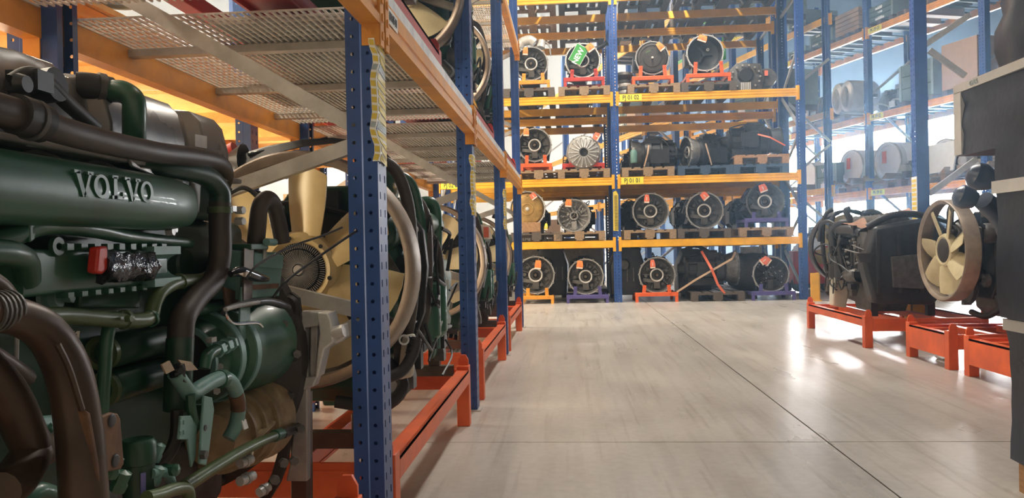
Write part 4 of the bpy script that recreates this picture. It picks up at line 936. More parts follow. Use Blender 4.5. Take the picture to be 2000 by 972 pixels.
t1('silver_rod', [(-0.79, 1.036, 0.822), (-0.79, 1.029, 0.7063)], .003, 'alu_dull', 6)
t1('green_union', [(-0.76, 1.022, 0.6844), (-0.76, 1.044, 0.6806), (-0.77, 1.109, 0.6716)], [.014, .014, .012], 'green_teal', 12); t1('green_cone', [(-0.75, 1.031, 0.6802), (-0.75, 1.044, 0.6586)], [.011, .02], 'green', 12)
t1('low_pipe', [(-0.7, 0.9163, 0.6068), (-0.7, 0.9445, 0.6158), (-0.7, 0.9837, 0.5962)], .014, 'green', 10)
# dark brown hose bracket at the far left
t1('far_hose', [(-0.7, 0.8661, 0.9009), (-0.7, 0.8904, 0.8872), (-0.7, 0.9088, 0.8669), (-0.7, 0.9156, 0.8573)], .012, 'brown_pipe', 10)
# valve cluster at the bottom
vb = p1('valve_body', MB().lathe([(.0001, 0), (.026, 0), (.026, .07), (.029, .072), (.029, .105), (.024, .112), (.0001, .112)], V((-0.74, 1.249, 0.5168)) + V((0, 0, -.02)), (0, 0, 1), 20), 'green_dark')
p1('valve_sticker', MB().slab([(-0.712, 1.206, 0.563), (-0.712, 1.221, 0.5602), (-0.712, 1.219, 0.5197), (-0.712, 1.204, 0.5247)], (.001, 0, 0)), 'frame_purple', 0, vb)
for i, (a, r_) in enumerate((((-0.7, 1.1, 0.5901), .013), ((-0.73, 1.281, 0.5618), .009), ((-0.72, 1.29, 0.5434), .011), ((-0.72, 1.259, 0.5286), .01), ((-0.7, 1.121, 0.5617), .012))): p1('fitting', MB().lathe([(.0001, 0), (r_, 0), (r_ * 1.1, .01), (r_ * .9, .014), (r_, .03), (.0001, .034)], a, (.4, .1, 1) if i != 2 else (1, -.3, .1), 8), 'green' if i % 2 == 0 else 'green_teal')
t1('banjo_pipe', [(-0.715, 1.245, 0.5505), (-0.71, 1.275, 0.5442), (-0.71, 1.298, 0.5211), (-0.71, 1.293, 0.4999)], .0085, 'green_teal', 10)
t1('return_pipe', [(-0.69, 1.185, 0.5296), (-0.69, 1.221, 0.5226), (-0.69, 1.279, 0.5144), (-0.69, 1.316, 0.4989), (-0.69, 1.322, 0.4721)], .0115, 'olive', 12)
# plugged pipe with tape and cloth, S-bend to the right
t1('plugged_pipe', [(-0.71, 1.32, 0.7091), (-0.71, 1.348, 0.6819), (-0.71, 1.375, 0.6615), (-0.71, 1.413, 0.665), (-0.71, 1.462, 0.669), (-0.71, 1.511, 0.6665), (-0.715, 1.564, 0.6422), (-0.72, 1.6, 0.5935), (-0.73, 1.605, 0.5481), (-0.74, 1.59, 0.5229)], [.014, .0145, .0155, .0155, .0155, .0155, .0155, .0155, .0155, .014], 'green_teal', 16)
p1('pipe_clip', MB().tube([(-0.71, 1.491, 0.668), (-0.71, 1.509, 0.6669)], .0185, 18, 1), 'green')
p1('rust_patch_sleeve', MB().tube([(-0.7165, 1.579, 0.622), (-0.7195, 1.597, 0.5986), (-0.722, 1.601, 0.5821)], .0159, 16, 3), 'rust')
rg = MB(); rr = random.Random(5); secs = []
for i in range(6):
    cc = V((-0.71, 1.317, 0.7216)).lerp(V((-0.71, 1.337, 0.6904)), i / 5); secs.append([cc + V((rr.uniform(.011, .018) * math.cos(2 * PI * k / 10), rr.uniform(.012, .019) * math.sin(2 * PI * k / 10), rr.uniform(-.004, .004))) for k in range(10)])
p1('tape_wrap', rg.loft(secs), 'bag')
p1('paper_scrap', MB().slab([(-0.705, 1.262, 0.7329), (-0.705, 1.288, 0.7361), (-0.705, 1.304, 0.7172), (-0.705, 1.276, 0.7146)], (.003, 0, 0)), 'cast_tan'); p1('paper_scrap', MB().slab([(-0.705, 1.317, 0.7334), (-0.705, 1.363, 0.7227), (-0.705, 1.389, 0.7033), (-0.705, 1.347, 0.7083)], (.003, 0, 0)), 'cast_tan')
# flat green stays
s1 = MB().slab([(-0.69, 1.377, 0.6573), (-0.69, 1.409, 0.6471), (-0.69, 1.416, 0.6221), (-0.69, 1.392, 0.5499), (-0.69, 1.379, 0.5267), (-0.69, 1.355, 0.5362), (-0.69, 1.362, 0.5865)], (.005, 0, 0))
so = p1('green_stay', s1, 'green_teal', .0015); p1('hex_bolt', MB().bolt((-0.684, 1.358, 0.5516), (1, 0, 0), .009, .01), 'iron', 0, so); p1('stay_hole', MB().lathe([(.0001, .001), (.005, .001), (.006, 0)], (-0.6845, 1.377, 0.597), (1, 0, 0), 12), 'black', 0, so)
t1('stay_tube', [(-0.7, 1.354, 0.6638), (-0.7, 1.357, 0.635), (-0.7, 1.371, 0.6015)], .009, 'green', 8)
s2 = p1('green_stay', MB().slab([(-0.7, 1.31, 0.634), (-0.7, 1.345, 0.6272), (-0.7, 1.367, 0.6024), (-0.7, 1.36, 0.549), (-0.7, 1.344, 0.5328), (-0.7, 1.332, 0.5865), (-0.7, 1.3, 0.5947)], (.005, 0, 0)), 'green_teal', .0015)
for q in ((-0.695, 1.306, 0.6241), (-0.695, 1.318, 0.6212), (-0.695, 1.305, 0.6052), (-0.695, 1.317, 0.6039)): p1('emboss', MB().box(q, (.003, .004, .008)), 'green_teal', .001, s2)
t1('brown_strap', [(-0.735, 1.371, 0.6321), (-0.735, 1.365, 0.5857), (-0.74, 1.348, 0.5572), (-0.75, 1.321, 0.5413)], .012, 'iron_brown', 8)
# flywheel housing at the rear with ringed casing, fittings and the alloy mounting
hs = p1('flywheel_housing', MB().lathe([(.0001, 1.76), (.2, 1.76), (.26, 1.8), (.29, 1.9), (.335, 1.93), (.365, 1.94), (.365, 1.99), (.0001, 1.99)], (-1.065, 0, .645), (0, 1, 0), 52), 'iron_brown')
hb = MB()
for k in range(22): a = 2 * PI * k / 22; hb.bolt((-1.065 + math.cos(a) * .348, 1.94, .645 + math.sin(a) * .348), (0, -1, 0), .011, .016)
p1('housing_bolts', hb, 'iron', 0, hs)['kind'] = 'stuff'
cs_ = p1('starter_casing', MB().lathe([(.0001, 1.55), (.07, 1.55), (.08, 1.565), (.085, 1.6), (.1, 1.605), (.1, 1.63), (.09, 1.635), (.094, 1.665), (.108, 1.67), (.108, 1.695), (.098, 1.70), (.1, 1.76), (.112, 1.79), (.118, 1.9)], (-.815, 0, .695), (0, 1, 0), 40), 'green')
for h_, r_ in ((1.6175, .1035), (1.6825, .1115)): p1('casing_band', MB().ring((-.815, h_ - .011, .695), (0, 1, 0), r_ - .012, r_, .022, 44), 'green_teal', 0, cs_)
p1('casing_disc', MB().lathe([(.0001, 1.543), (.066, 1.543), (.07, 1.552)], (-.815, 0, .695), (0, 1, 0), 26), 'black', 0, cs_)
p1('casing_rim', MB().ring((-.815, 1.535, .695), (0, 1, 0), .068, .078, .012, 40), 'green_teal', 0, cs_)
for q in ((-0.745, 1.562, 0.7099), (-0.745, 1.561, 0.683), (-0.745, 1.544, 0.6353)): p1('hex_bolt', MB().bolt(q, (.7, -.7, 0), .008, .012), 'alu_dull', 0, cs_)
t1('union_pipe', [(-0.73, 1.468, 0.6927), (-0.73, 1.477, 0.7116), (-0.73, 1.499, 0.7208), (-0.73, 1.54, 0.7235), (-0.73, 1.584, 0.7264), (-0.735, 1.63, 0.7204)], [.012, .013, .0125, .0125, .012, .009], 'green', 12)
for a, b in (((-0.73, 1.524, 0.7215), (-0.73, 1.54, 0.7235)), ((-0.73, 1.555, 0.7248), (-0.73, 1.574, 0.7255)), ((-0.73, 1.586, 0.7271), (-0.73, 1.596, 0.727))): p1('union_nut', MB().tube([a, b], .0165, 6, 1), 'green_teal')
p1('red_plug', MB().cyl((-0.732, 1.598, 0.7289), (-0.735, 1.651, 0.7154), .006, 8), 'frame_red')
p1('clip_tab', MB().box((-0.725, 1.492, 0.7476), (.012, .022, .01)), 'alu_dull')
# tan cast casing low on the rear and the slanting pipe across it
cst = p1('cast_housing', MB().lathe([(.0001, 1.68), (.06, 1.69), (.08, 1.72), (.088, 1.78), (.1, 1.84), (.115, 1.93)], (-.83, 0, .495), (0, 1, 0), 40), 'cast_tan')
for y_, r_ in ((1.73, .092), (1.78, .098), (1.83, .108)): p1('cast_rib', MB().ring((-.83, y_, .495), (0, 1, 0), r_ - .03, r_, .012, 40), 'cast_tan', 0, cst)
p1('cast_boss', MB().loft([[(-0.74, 1.734, 0.4936), (-0.74, 1.844, 0.5107), (-0.76, 1.939, 0.5014), (-0.78, 1.895, 0.519), (-0.78, 1.799, 0.4925)], [(-0.72, 1.672, 0.4859), (-0.72, 1.803, 0.5038), (-0.74, 1.901, 0.4966), (-0.78, 1.962, 0.5018), (-0.78, 1.792, 0.4816)]]), 'cast_tan', .004, cst)
t1('slant_pipe', [(-0.71, 1.343, 0.4975), (-0.705, 1.454, 0.5008), (-0.7, 1.56, 0.5023), (-0.7, 1.667, 0.4963), (-0.705, 1.786, 0.4831)], [.013, .0125, .012, .0115, .011], 'olive', 14)
p1('pipe_nut', MB().tube([(-0.703, 1.752, 0.4878), (-0.705, 1.796, 0.4819)], .0145, 10, 1), 'green')
p1('pipe_nut', MB().tube([(-0.71, 1.821, 0.4743), (-0.71, 1.927, 0.4666)], .012, 8, 1), 'iron_brown')
for a, b in (((-0.72, 1.599, 0.4665), (-0.71, 1.634, 0.4666)), ((-0.72, 1.597, 0.4283), (-0.71, 1.643, 0.4277)), ((-0.71, 1.674, 0.379), (-0.7, 1.702, 0.3839))):
    p1('silver_fitting', MB().cyl(a, b, .011, 12), 'alu'); p1('fitting_collar', MB().tube([V(a).lerp(V(b), .4), V(a).lerp(V(b), .6)], .0135, 12, 1), 'alu_dull')
p1('white_label', MB().slab([(-0.715, 1.597, 0.5597), (-0.715, 1.618, 0.5583), (-0.715, 1.63, 0.5364), (-0.715, 1.609, 0.537)], (.003, 0, 0)), 'white')
p1('cable_loop', MB().tube([(-0.715, 1.629, 0.4578), (-0.71, 1.64, 0.4774), (-0.712, 1.64, 0.4966)], .004, 6), 'tag_paper')
for q in ((-0.72, 1.863, 0.7411), (-0.7, 1.893, 0.6622), (-0.69, 1.766, 0.4222), (-0.69, 1.833, 0.4083), (-0.69, 1.711, 0.3988), (-0.69, 1.883, 0.4757)): p1('hex_bolt', MB().bolt(q, (.6, -.8, 0), .011, .016), 'iron')
# rear rim plate (seen edge on), then the grey alloy mounting with its two slots
rp = p1('rear_plate', MB().slab([(-0.7765, 1.97, 0.7945), (-0.7651, 1.97, 0.8079), (-0.7371, 1.97, 0.8142), (-0.7167, 1.97, 0.7977), (-0.711, 1.97, 0.7462), (-0.7173, 1.97, 0.6515), (-0.729, 1.97, 0.5635), (-0.7424, 1.97, 0.4618), (-0.7586, 1.97, 0.36), (-0.7808, 1.97, 0.3056), (-0.8169, 1.97, 0.2511), (-0.8449, 1.97, 0.251), (-0.8011, 1.97, 0.3328), (-0.777, 1.97, 0.4076), (-0.7665, 1.97, 0.5026), (-0.7588, 1.97, 0.5976), (-0.7538, 1.97, 0.6925), (-0.7607, 1.97, 0.7577)], (.0, .018, 0)), 'iron_brown', .002)
mt = p1('engine_mount', MB().slab([(-0.717, 1.985, 0.7175), (-0.7241, 1.985, 0.6494), (-0.7316, 1.985, 0.5675), (-0.7426, 1.985, 0.4515), (-0.756, 1.985, 0.3557), (-0.7683, 1.985, 0.3078), (-0.7095, 1.985, 0.308), (-0.704, 1.985, 0.5537), (-0.6953, 1.985, 0.5645)], (0, .03, 0)), 'alu_dull', .004)
for nm, pts in (('mount_pillar', [(-0.7305, 1.98, 0.7182), (-0.7053, 1.98, 0.7234), (-0.7101, 1.98, 0.5751), (-0.7381, 1.98, 0.5685)]), ('mount_pillar', [(-0.6967, 2, 0.7362), (-0.6741, 2, 0.7428), (-0.6833, 2, 0.5809), (-0.7032, 2, 0.5728)]), ('mount_top', [(-0.7212, 1.98, 0.7617), (-0.6614, 1.98, 0.7608), (-0.6678, 1.98, 0.7215), (-0.7264, 1.98, 0.7155)]), ('mount_foot', [(-0.7378, 1.98, 0.5821), (-0.675, 1.98, 0.5898), (-0.6853, 1.98, 0.5613), (-0.7387, 1.98, 0.544)])):
    p1(nm, MB().slab(pts, (0, .045, 0)), 'alu', .004, mt)
p1('mount_arm', MB().slab([(-0.6664, 1.97, 0.7604), (-0.6389, 1.97, 0.7573), (-0.631, 1.97, 0.7383), (-0.6254, 1.97, 0.6802), (-0.6507, 1.97, 0.6616), (-0.6703, 1.97, 0.5861), (-0.6786, 1.97, 0.5861), (-0.6635, 1.97, 0.705)], (0, .06, 0)), 'bearing', .005, mt)
p1('mount_back', MB().slab([(-0.7326, 2.03, 0.7407), (-0.687, 2.03, 0.7401), (-0.6965, 2.03, 0.573), (-0.7393, 2.03, 0.5733)], (0, .006, 0)), 'black', 0, mt)
p1('mount_lug', MB().slab([(-0.6482, 1.99, 0.7543), (-0.6411, 1.99, 0.7596), (-0.6295, 1.99, 0.7159), (-0.6071, 1.99, 0.7237), (-0.6038, 1.99, 0.6883), (-0.6263, 1.99, 0.6722), (-0.636, 1.99, 0.6778)], (0, .06, 0)), 'bearing', .004, mt)
p1('lug_pin', MB().cyl((-0.631, 1.985, 0.7028), (-0.6004, 1.985, 0.7092), .017, 14), 'bearing', 0, mt)
p1('ear', MB().lathe([(.012, .02), (.03, .02), (.034, 0)], (-0.7426, 1.96, 0.7745), (0, -1, 0), 20), 'iron_brown', 0, rp)
p1('ear_hole', MB().lathe([(.0001, .021), (.014, .021)], (-0.7426, 1.96, 0.7745), (0, -1, 0), 16), 'black', 0, rp)
# arched hose, pale green housing with strap, cables
t1('arched_hose', [(-0.76, 1.799, 0.9221), (-0.75, 1.794, 0.9862), (-0.74, 1.785, 1.03), (-0.73, 1.805, 1.051), (-0.725, 1.836, 1.037), (-0.72, 1.854, 0.987), (-0.715, 1.862, 0.9423)], [.021, .021, .02, .02, .02, .02, .019], 'brown_rubber', 18)
hou = p1('pale_housing', MB().slab([(-0.745, 1.684, 0.9252), (-0.745, 1.925, 0.9205), (-0.745, 1.937, 0.8831), (-0.745, 1.911, 0.8075), (-0.745, 1.673, 0.8155)], (-.07, 0, 0)), 'green_teal', .003)
p1('housing_rib', MB().slab([(-0.743, 1.744, 0.9211), (-0.743, 1.926, 0.9125), (-0.743, 1.917, 0.877), (-0.743, 1.742, 0.8886)], (.006, 0, 0)), 'green_teal', .002, hou)
p1('brown_stain_band', MB().slab([(-0.7445, 1.735, 0.8458), (-0.7445, 1.908, 0.8405), (-0.7445, 1.904, 0.8289), (-0.7445, 1.734, 0.8338)], (.0008, 0, 0)), 'rust', 0, hou)
p1('hold_strap', MB().slab([(-0.735, 1.673, 0.9321), (-0.735, 1.726, 0.9282), (-0.735, 1.707, 0.7952), (-0.735, 1.661, 0.7991)], (.004, 0, 0)), 'steel_tube', .001)
p1('hex_bolt', MB().cyl((-0.72, 1.771, 0.9459), (-0.72, 1.822, 0.9448), .009, 10), 'green_teal', 0, hou); p1('post_bolt', MB().cyl((-0.735, 1.799, 0.9488), (-0.735, 1.793, 0.8969), .006, 8), 'alu_dull', 0, hou)
p1('top_flange', MB().box((-0.76, 1.747, 0.9346), (.07, .1, .014)), 'green', .002)
t1('thin_cable', [(-0.7, 1.605, 0.8641), (-0.69, 1.637, 0.8907), (-0.68, 1.731, 0.9176), (-0.66, 1.83, 0.9411), (-0.63, 1.915, 0.9602), (-0.6, 1.986, 0.9821)], .0028, 'black', 6)
t1('thin_cable', [(-0.7, 1.757, 0.8148), (-0.68, 1.792, 0.8515), (-0.65, 1.891, 0.8956), (-0.61, 1.979, 0.9402), (-0.585, 2.063, 0.9722)], .0034, 'black', 6)
t1('cable_plug', [(-0.72, 1.575, 0.8767), (-0.715, 1.614, 0.8807), (-0.71, 1.683, 0.8665), (-0.71, 1.748, 0.8578)], [.007, .012, .012, .006], 'black_gloss', 10); p1('brass_tip', MB().slab([(-0.705, 1.576, 0.8775), (-0.705, 1.628, 0.88), (-0.705, 1.65, 0.8724), (-0.705, 1.607, 0.8685)], (.003, 0, 0)), 'cast_tan')
t1('wire_loom', [(-0.71, 1.516, 0.798), (-0.71, 1.535, 0.8069), (-0.705, 1.614, 0.8114), (-0.7, 1.714, 0.8083), (-0.7, 1.801, 0.7944), (-0.695, 1.845, 0.7833)], [.005, .006, .007, .009, .01, .006], 'black', 10)
t1('silver_wire', [(-0.712, 1.525, 0.8099), (-0.71, 1.538, 0.7853), (-0.71, 1.577, 0.7707), (-0.705, 1.666, 0.7637), (-0.705, 1.7, 0.7509)], .0035, 'chrome', 8)
t1('silver_wire', [(-0.7, 1.504, 0.8073), (-0.7, 1.577, 0.8098), (-0.695, 1.659, 0.8101)], .0045, 'alu_dull', 8)
p1('green_web', MB().slab([(-0.74, 1.664, 0.8449), (-0.74, 1.707, 0.8424), (-0.735, 1.696, 0.7493), (-0.73, 1.721, 0.6871), (-0.73, 1.66, 0.6958), (-0.735, 1.637, 0.7557)], (.005, 0, 0)), 'green_teal', .001)
t1('cross_tube', [(-0.79, 1.554, 0.8033), (-0.79, 1.672, 0.799), (-0.8, 1.759, 0.7919)], .013, 'green', 10); p1('rust_bracket', MB().slab([(-0.76, 1.618, 0.8478), (-0.76, 1.702, 0.8289), (-0.76, 1.706, 0.7957), (-0.76, 1.633, 0.795)], (.005, 0, 0)), 'rust')
p1('support_post', MB().slab([(-0.765, 2.02, 0.5336), (-0.718, 2.02, 0.536), (-0.7239, 2.02, 0.2136), (-0.7695, 2.02, 0.2134)], (0, .05, 0)), 'steel_tube', .003)
for k in range(7):
    y = .95 + k * .15; t1('injector_pipe', [(-.86, y, 1.06), (-.82, y + .02, 1.085), (-.8, y + .06, 1.07)], .006, 'iron', 6)

# ------------------------------------------------------------------ engine stands
def stand(label, x1, y0, y1, m='frame_orange', D=1.0, z=.29, dx=-1, base=0.0, bars=True, name='engine_stand', tall=.07):
    """Four-legged steel frame: x1 is the aisle side, D its depth away from the aisle (dx gives the side)."""
    t = thing(name, label, 'stand', (x1, y0, base), 0, 'steel stands under the engines')
    L = y1 - y0; lw = .065
    for yy, sy in ((lw / 2, 1), (L - lw / 2, -1)):
        for xx in (lw / 2, D - lw / 2):
            lg = MB(); lg.box((dx * xx, yy, z / 2 + .01), (lw, lw, z + .02 - .0)); lo = lg.build('leg', m, t, .003)
            MB().prism([(-.026, 0), (.026, 0), (.026, .03), (.012, .055), (-.012, .055), (-.026, .03)], (dx * xx, yy - sy * .02, z + .018), (1, 0, 0), (0, 0, 1), .012).build('locating_lug', m, lo)
    for xx in (.03, D - .03):
        r = MB(); r.b2((dx * (xx - .03), lw, z - .012), (dx * (xx + .03), L - lw, z)); r.b2((dx * (xx - .03), lw, z - tall), (dx * (xx - .02), L - lw, z)); r.build('side_rail', m, t)
    for yy in (.0, L - .012):
        MB().b2((dx * (lw + .001), yy + .003, z - .11), (dx * (D - lw - .001), yy + .015, z - .005)).build('end_plate', m, t)
        MB().b2((dx * lw, min(max(yy - .05, .0), L - .07), z - .04), (dx * (D - lw), min(max(yy - .05, 0), L - .07) + .07, z - .028)).build('end_flange', m, t)
    MB().b2((dx * .3, lw, z - .06), (dx * .36, L - lw, z - .01)).build('inner_rail', m, t, .003)
    MB().b2((dx * .3, lw, z - .072), (dx * .44, L - lw, z - .062)).build('floor_strip', m, t)
    MB().b2((dx * .64, lw, z - .06), (dx * .7, L - lw, z - .01)).build('inner_rail', m, t, .003)
    if bars:
        for yy in (.17, L - .22):
            tb = MB(); w = .025
            tb.loft([[(dx * a, yy + b, z + .025 + c) for b, c in ((-w, -w), (w, -w), (w, w), (-w, w), )] for a in (.055, D - .1)], cap=False); tb.loft([[(dx * a, yy + b, z + .025 + c) for b, c in ((-w + .004, -w + .004), (w - .004, -w + .004), (w - .004, w - .004), (-w + .004, w - .004))] for a in (.055, D - .1)], cap=False)
            o = tb.build('support_bar', 'steel_tube', t)
            for a in (.12, D - .38): MB().b2((dx * a, yy - .02, z + .05), (dx * (a + .055), yy + .03, z + .05 + (.27 if yy > .5 else .06))).build('support_post', 'steel_tube', o, .003)
    return t

# ------------------------------------------------------------------ truck engines: fan at y = 0 looking -y, hub at z = .86 above the stand's floor line
HZ = .86
def blade_mesh(m, a, r0=.115, r1=.335):
    vs = []; fs = []; n = 7; c, s = math.cos(a), math.sin(a)
    for i in range(n + 1):
        t = i / n; r = r0 + (r1 - r0) * t; w = .092 + .012 * math.sin(t * 3) + .03 * t
        for j in range(5):
            u = (j / 4 - .5) * w * 1.28; yy = u * .55 + .02 * (1 - (2 * j / 4 - 1) ** 2) * -1
            rr = r - .02 * abs(j - 2) ** 2 / 4 * (1 if i == n else 0)
            x, z = rr, u + .02 * t
            for dy in (0, .006): vs.append((x * c - z * s, yy + dy, x * s + z * c))
    for i in range(n):
        for j in range(4):
            q = (i * 5 + j) * 2; e = q + 10
            fs += [(q, q + 2, e + 2, e), (q + 1, e + 1, e + 3, q + 3)]
    for j in range(4):
        q = j * 2; fs.append((q, q + 1, q + 3, q + 2)); q = (n * 5 + j) * 2; fs.append((q, q + 2, q + 3, q + 1))
    for i in range(n):
        for j in (0, 4): q = (i * 5 + j) * 2; fs.append((q, q + 10, q + 11, q + 1))
    return MB().add(vs, fs).mesh('fan_blade', m, 50)
def fan_wheel(parent, m, a0, ring='ring', o=(0, 0, HZ), clutch=True):
    w = bpy.data.objects.new('fan', None); COL.objects.link(w); w.parent = parent; w.location = o
    h = MB().lathe([(.088, -.005), (.105, -.012), (.122, -.006), (.128, .01), (.126, .045), (.09, .05)], n=40)
    ho = h.build('fan_hub', m, w)
    for k in range(7): put('fan_blade', blade_mesh(m, a0 + 2 * PI * k / 7), w, (0, .02, 0))
    if clutch:
        b = MB()
        for k in range(6): a = a0 + .4 + 2 * PI * k / 6; b.lathe([(.0001, -.013), (.007, -.013), (.007, 0)], (math.cos(a) * .106, 0, math.sin(a) * .106), (0, 1, 0), 10)
        b.build('hub_holes', 'black', w, kind='stuff')
        MB().lathe([(.087, .0), (.086, .012), (.0001, .012)], n=36).build('clutch_disc', 'black', w)
        f = MB()
        for k in range(72): a = 2 * PI * k / 72; c, s = math.cos(a), math.sin(a); f.bar((c * .02, -.006, s * .02), (c * .066, -.006, s * .066), .0016, .012, (0, 1, 0)); f.bar((c * .07, -.003, s * .07), (c * .087, -.003, s * .087), .0022, .012, (0, 1, 0))
        f.build('cooling_fins', 'alu_dull', w, kind='stuff')
        MB().lathe([(.0001, -.016), (.014, -.016), (.017, -.01), (.02, .01)], n=24).build('clutch_cap', 'bearing', w)
    return w
def shroud(parent, ring, o=(0, 0, HZ), r=.385):
    return MB().lathe([(r - .035, -.015), (r - .02, -.03), (r - .008, -.032), (r, -.02), (r, .075), (r - .012, .085), (r - .014, .03), (r - .024, .012), (r - .03, .05), (r - .036, .05), (r - .035, -.015)], o, n=64).build('shroud_ring', ring, parent)
def engine(label, loc, body, dark, fanm, ringm, a0, rz=0, seed=1, hose='brown_rubber', clutch=True, H_=1.0):
    t = thing('truck_engine', label, 'engine', loc, rz, 'truck engines on stands'); rn = random.Random(seed)
    fan_wheel(t, fanm, a0, clutch=clutch); shroud(t, ringm)
    st = MB()
    for a in (.6, 2.4, 3.9, 5.5): st.bar((math.cos(a) * .37, .06, HZ + math.sin(a) * .37), (math.cos(a) * .2, .3, HZ + math.sin(a) * .22), .03, .008, (0, 1, 0))
    st.build('shroud_stay', 'black', t)
    # block, sump, head and rocker cover
    def sec(y, s=1.0): return [(x * s, y, z) for x, z in ((-.2, .5), (-.26, .56), (-.27, .9), (-.2, 1.0), (.17, 1.0), (.25, .92), (.26, .6), (.2, .5))]
    MB().loft([sec(.24, .9), sec(.28), sec(1.12), sec(1.14, .95)]).build('engine_block', body, t, .006)
    MB().loft([[(-.17, y, .5), (-.15, y, z0), (.15, y, z0), (.17, y, .5)] for y, z0 in ((.3, .42), (.36, .36), (.62, .34), (.66, .28), (1.02, .28), (1.08, .36))]).build('oil_pan', dark, t, .006)
    MB().loft([[(x * s, y, z) for x, z in ((-.16, 1.0), (-.17, 1.1), (-.13, 1.15), (.1, 1.15), (.14, 1.1), (.14, 1.0))] for y, s in ((.28, .94), (.31, 1), (1.09, 1), (1.12, .94))]).build('rocker_cover', dark, t, .006)
    r_ = MB()
    for k in range(9): r_.box((-.015, .36 + k * .09, 1.152), (.22, .02, .012)); r_.box((.262, .34 + k * .09, .76), (.02, .016, .26)); r_.box((-.272, .34 + k * .09, .76), (.02, .016, .24))
    r_.build('cast_ribs', dark, t, kind='stuff')
    MB().lathe([(.0001, 1.08), (.24, 1.08), (.29, 1.13), (.29, 1.17), (.27, 1.19), (.0001, 1.19)], (0, 0, .72), n=36).build('flywheel_housing', 'iron_brown', t)
    hb_ = MB()
    for k in range(18): a = 2 * PI * k / 18; hb_.bolt((math.cos(a) * .28, 1.172, .72 + math.sin(a) * .28), (0, 1, 0), .012, .02)
    for k in range(8): a = 2 * PI * k / 8 + .2; hb_.bar((math.cos(a) * .06, 1.195, .72 + math.sin(a) * .06), (math.cos(a) * .25, 1.195, .72 + math.sin(a) * .25), .02, .02, (0, 1, 0))
    hb_.lathe([(.0001, 1.23), (.05, 1.23), (.07, 1.19)], (0, 0, .72), n=18); hb_.b2((.12, 1.0, .86), (.26, 1.24, 1.0)); hb_.b2((-.28, 1.05, .5), (-.1, 1.22, .62))
    hb_.build('housing_ribs', 'iron', t, kind='stuff')
    # front gear: pulleys, alternator, compressor, belts
    f = MB()
    for x, z, r, y in ((0, HZ, .1, .13), (-.2, 1.0, .055, .15), (.17, .98, .05, .15), (.02, .58, .12, .14), (.24, .64, .05, .15), (-.22, .66, .045, .15)): f.lathe([(.0001, 0), (r * .3, 0), (r * .35, .012), (r * .9, .012), (r, 0), (r * .95, .018), (r, .036), (.0001, .04)], (x, y, z), n=22)
    f.build('pulleys', 'iron', t)
    MB().lathe([(.0001, .17), (.07, .17), (.085, .19), (.085, .3), (.06, .34), (.0001, .34)], (-.22, 0, 1.0), n=18).build('alternator', 'alu_dull', t)
    MB().lathe([(.0001, .17), (.06, .17), (.075, .19), (.075, .3), (.0001, .32)], (.2, 0, .98), n=16).build('compressor', dark, t)
    b_ = MB(); b_.tube([(-.25, .165, 1.03), (-.1, .165, 1.09), (.16, .165, 1.03), (.22, .165, .97), (.13, .165, .56), (.02, .165, .46), (-.1, .165, .56), (-.25, .165, .97), (-.25, .165, 1.03)], .009, 6, 6); b_.build('belt', 'rubber', t)
    # side gear: filters, starter, turbo, manifolds
    for k in range(2): MB().lathe([(.0001, 0), (.05, 0), (.055, .01), (.055, .2), (.035, .225), (.0001, .23)], (.31, .55 + k * .16, .78), (0, 0, -1), 20).build('oil_filter', body, t)
    MB().lathe([(.0001, .78), (.06, .78), (.065, .8), (.065, 1.0), (.05, 1.02), (.05, 1.08)], (.27, 0, .6), n=18).build('starter_motor', dark, t)
    MB().tube([(.23, .34, .99), (.27, .5, 1.02), (.28, .9, 1.02), (.24, 1.06, .99)], [.04, .05, .05, .035], 14).build('intake_manifold', body, t)
    MB().lathe([(.03, -.07), (.1, -.05), (.11, 0), (.1, .05), (.05, .06), (.05, .1), (.09, .11), (.1, .15), (.0001, .2)], (-.33, .6, .98), n=20).build('turbocharger', 'iron_brown', t)
    MB().tube([(-.29, .36, .95), (-.31, .6, .96), (-.31, .95, .94)], .045, 10).build('exhaust_manifold', 'iron_brown', t)
    # hoses in front of and beside the block
    for pts, r, m in (([(.2, .2, 1.24), (.27, .22, 1.2), (.31, .24, 1.08), (.32, .25, .9), (.31, .27, .72), (.27, .3, .55)], .022, hose), ([(.22, .42, 1.2), (.28, .44, 1.16), (.31, .46, 1.0), (.31, .48, .8)], .024, body), ([(-.1, .18, 1.2), (-.24, .18, 1.2), (-.32, .2, 1.08), (-.33, .22, .8)], .028, 'rubber'), ([(.22, .26, .52), (.28, .24, .44), (.22, .18, .38), (.06, .16, .4)], .022, 'rubber'), ([(.28, .7, 1.02), (.33, .74, .9), (.32, .8, .68), (.27, .86, .6)], .016, hose), ([(-.3, .7, 1.05), (-.34, .5, 1.1), (-.26, .3, 1.12)], .026, 'rubber')):
        MB().tube(pts, r, 12).build('coolant_hose', m, t)
    w = MB()
    for k in range(22):
        x = rn.choice((1, 1, -1)) * rn.uniform(.26, .34); y = rn.uniform(.35, 1.0); z = rn.uniform(.5, .95)
        w.tube([(x, y, z), (x * 1.1, y + rn.uniform(-.1, .1), z + rn.uniform(-.12, .12)), (x * 1.05, y + rn.uniform(-.2, .2), z + rn.uniform(-.15, .1))], rn.uniform(.004, .009), 6, 4)
    for k in range(40):
        x = rn.choice((1, 1, -1)) * rn.uniform(.25, .3); w.box((x, rn.uniform(.3, 1.1), rn.uniform(.5, 1.05)), (rn.uniform(.02, .07), rn.uniform(.02, .1), rn.uniform(.02, .09)))
    for k in range(12): w.box((rn.uniform(-.2, .2), rn.uniform(.2, .26), rn.uniform(.5, 1.1)), (rn.uniform(.03, .1), .05, rn.uniform(.03, .1)))
    w.build('wiring_and_fittings', 'black', t, kind='stuff')
    bt = MB()
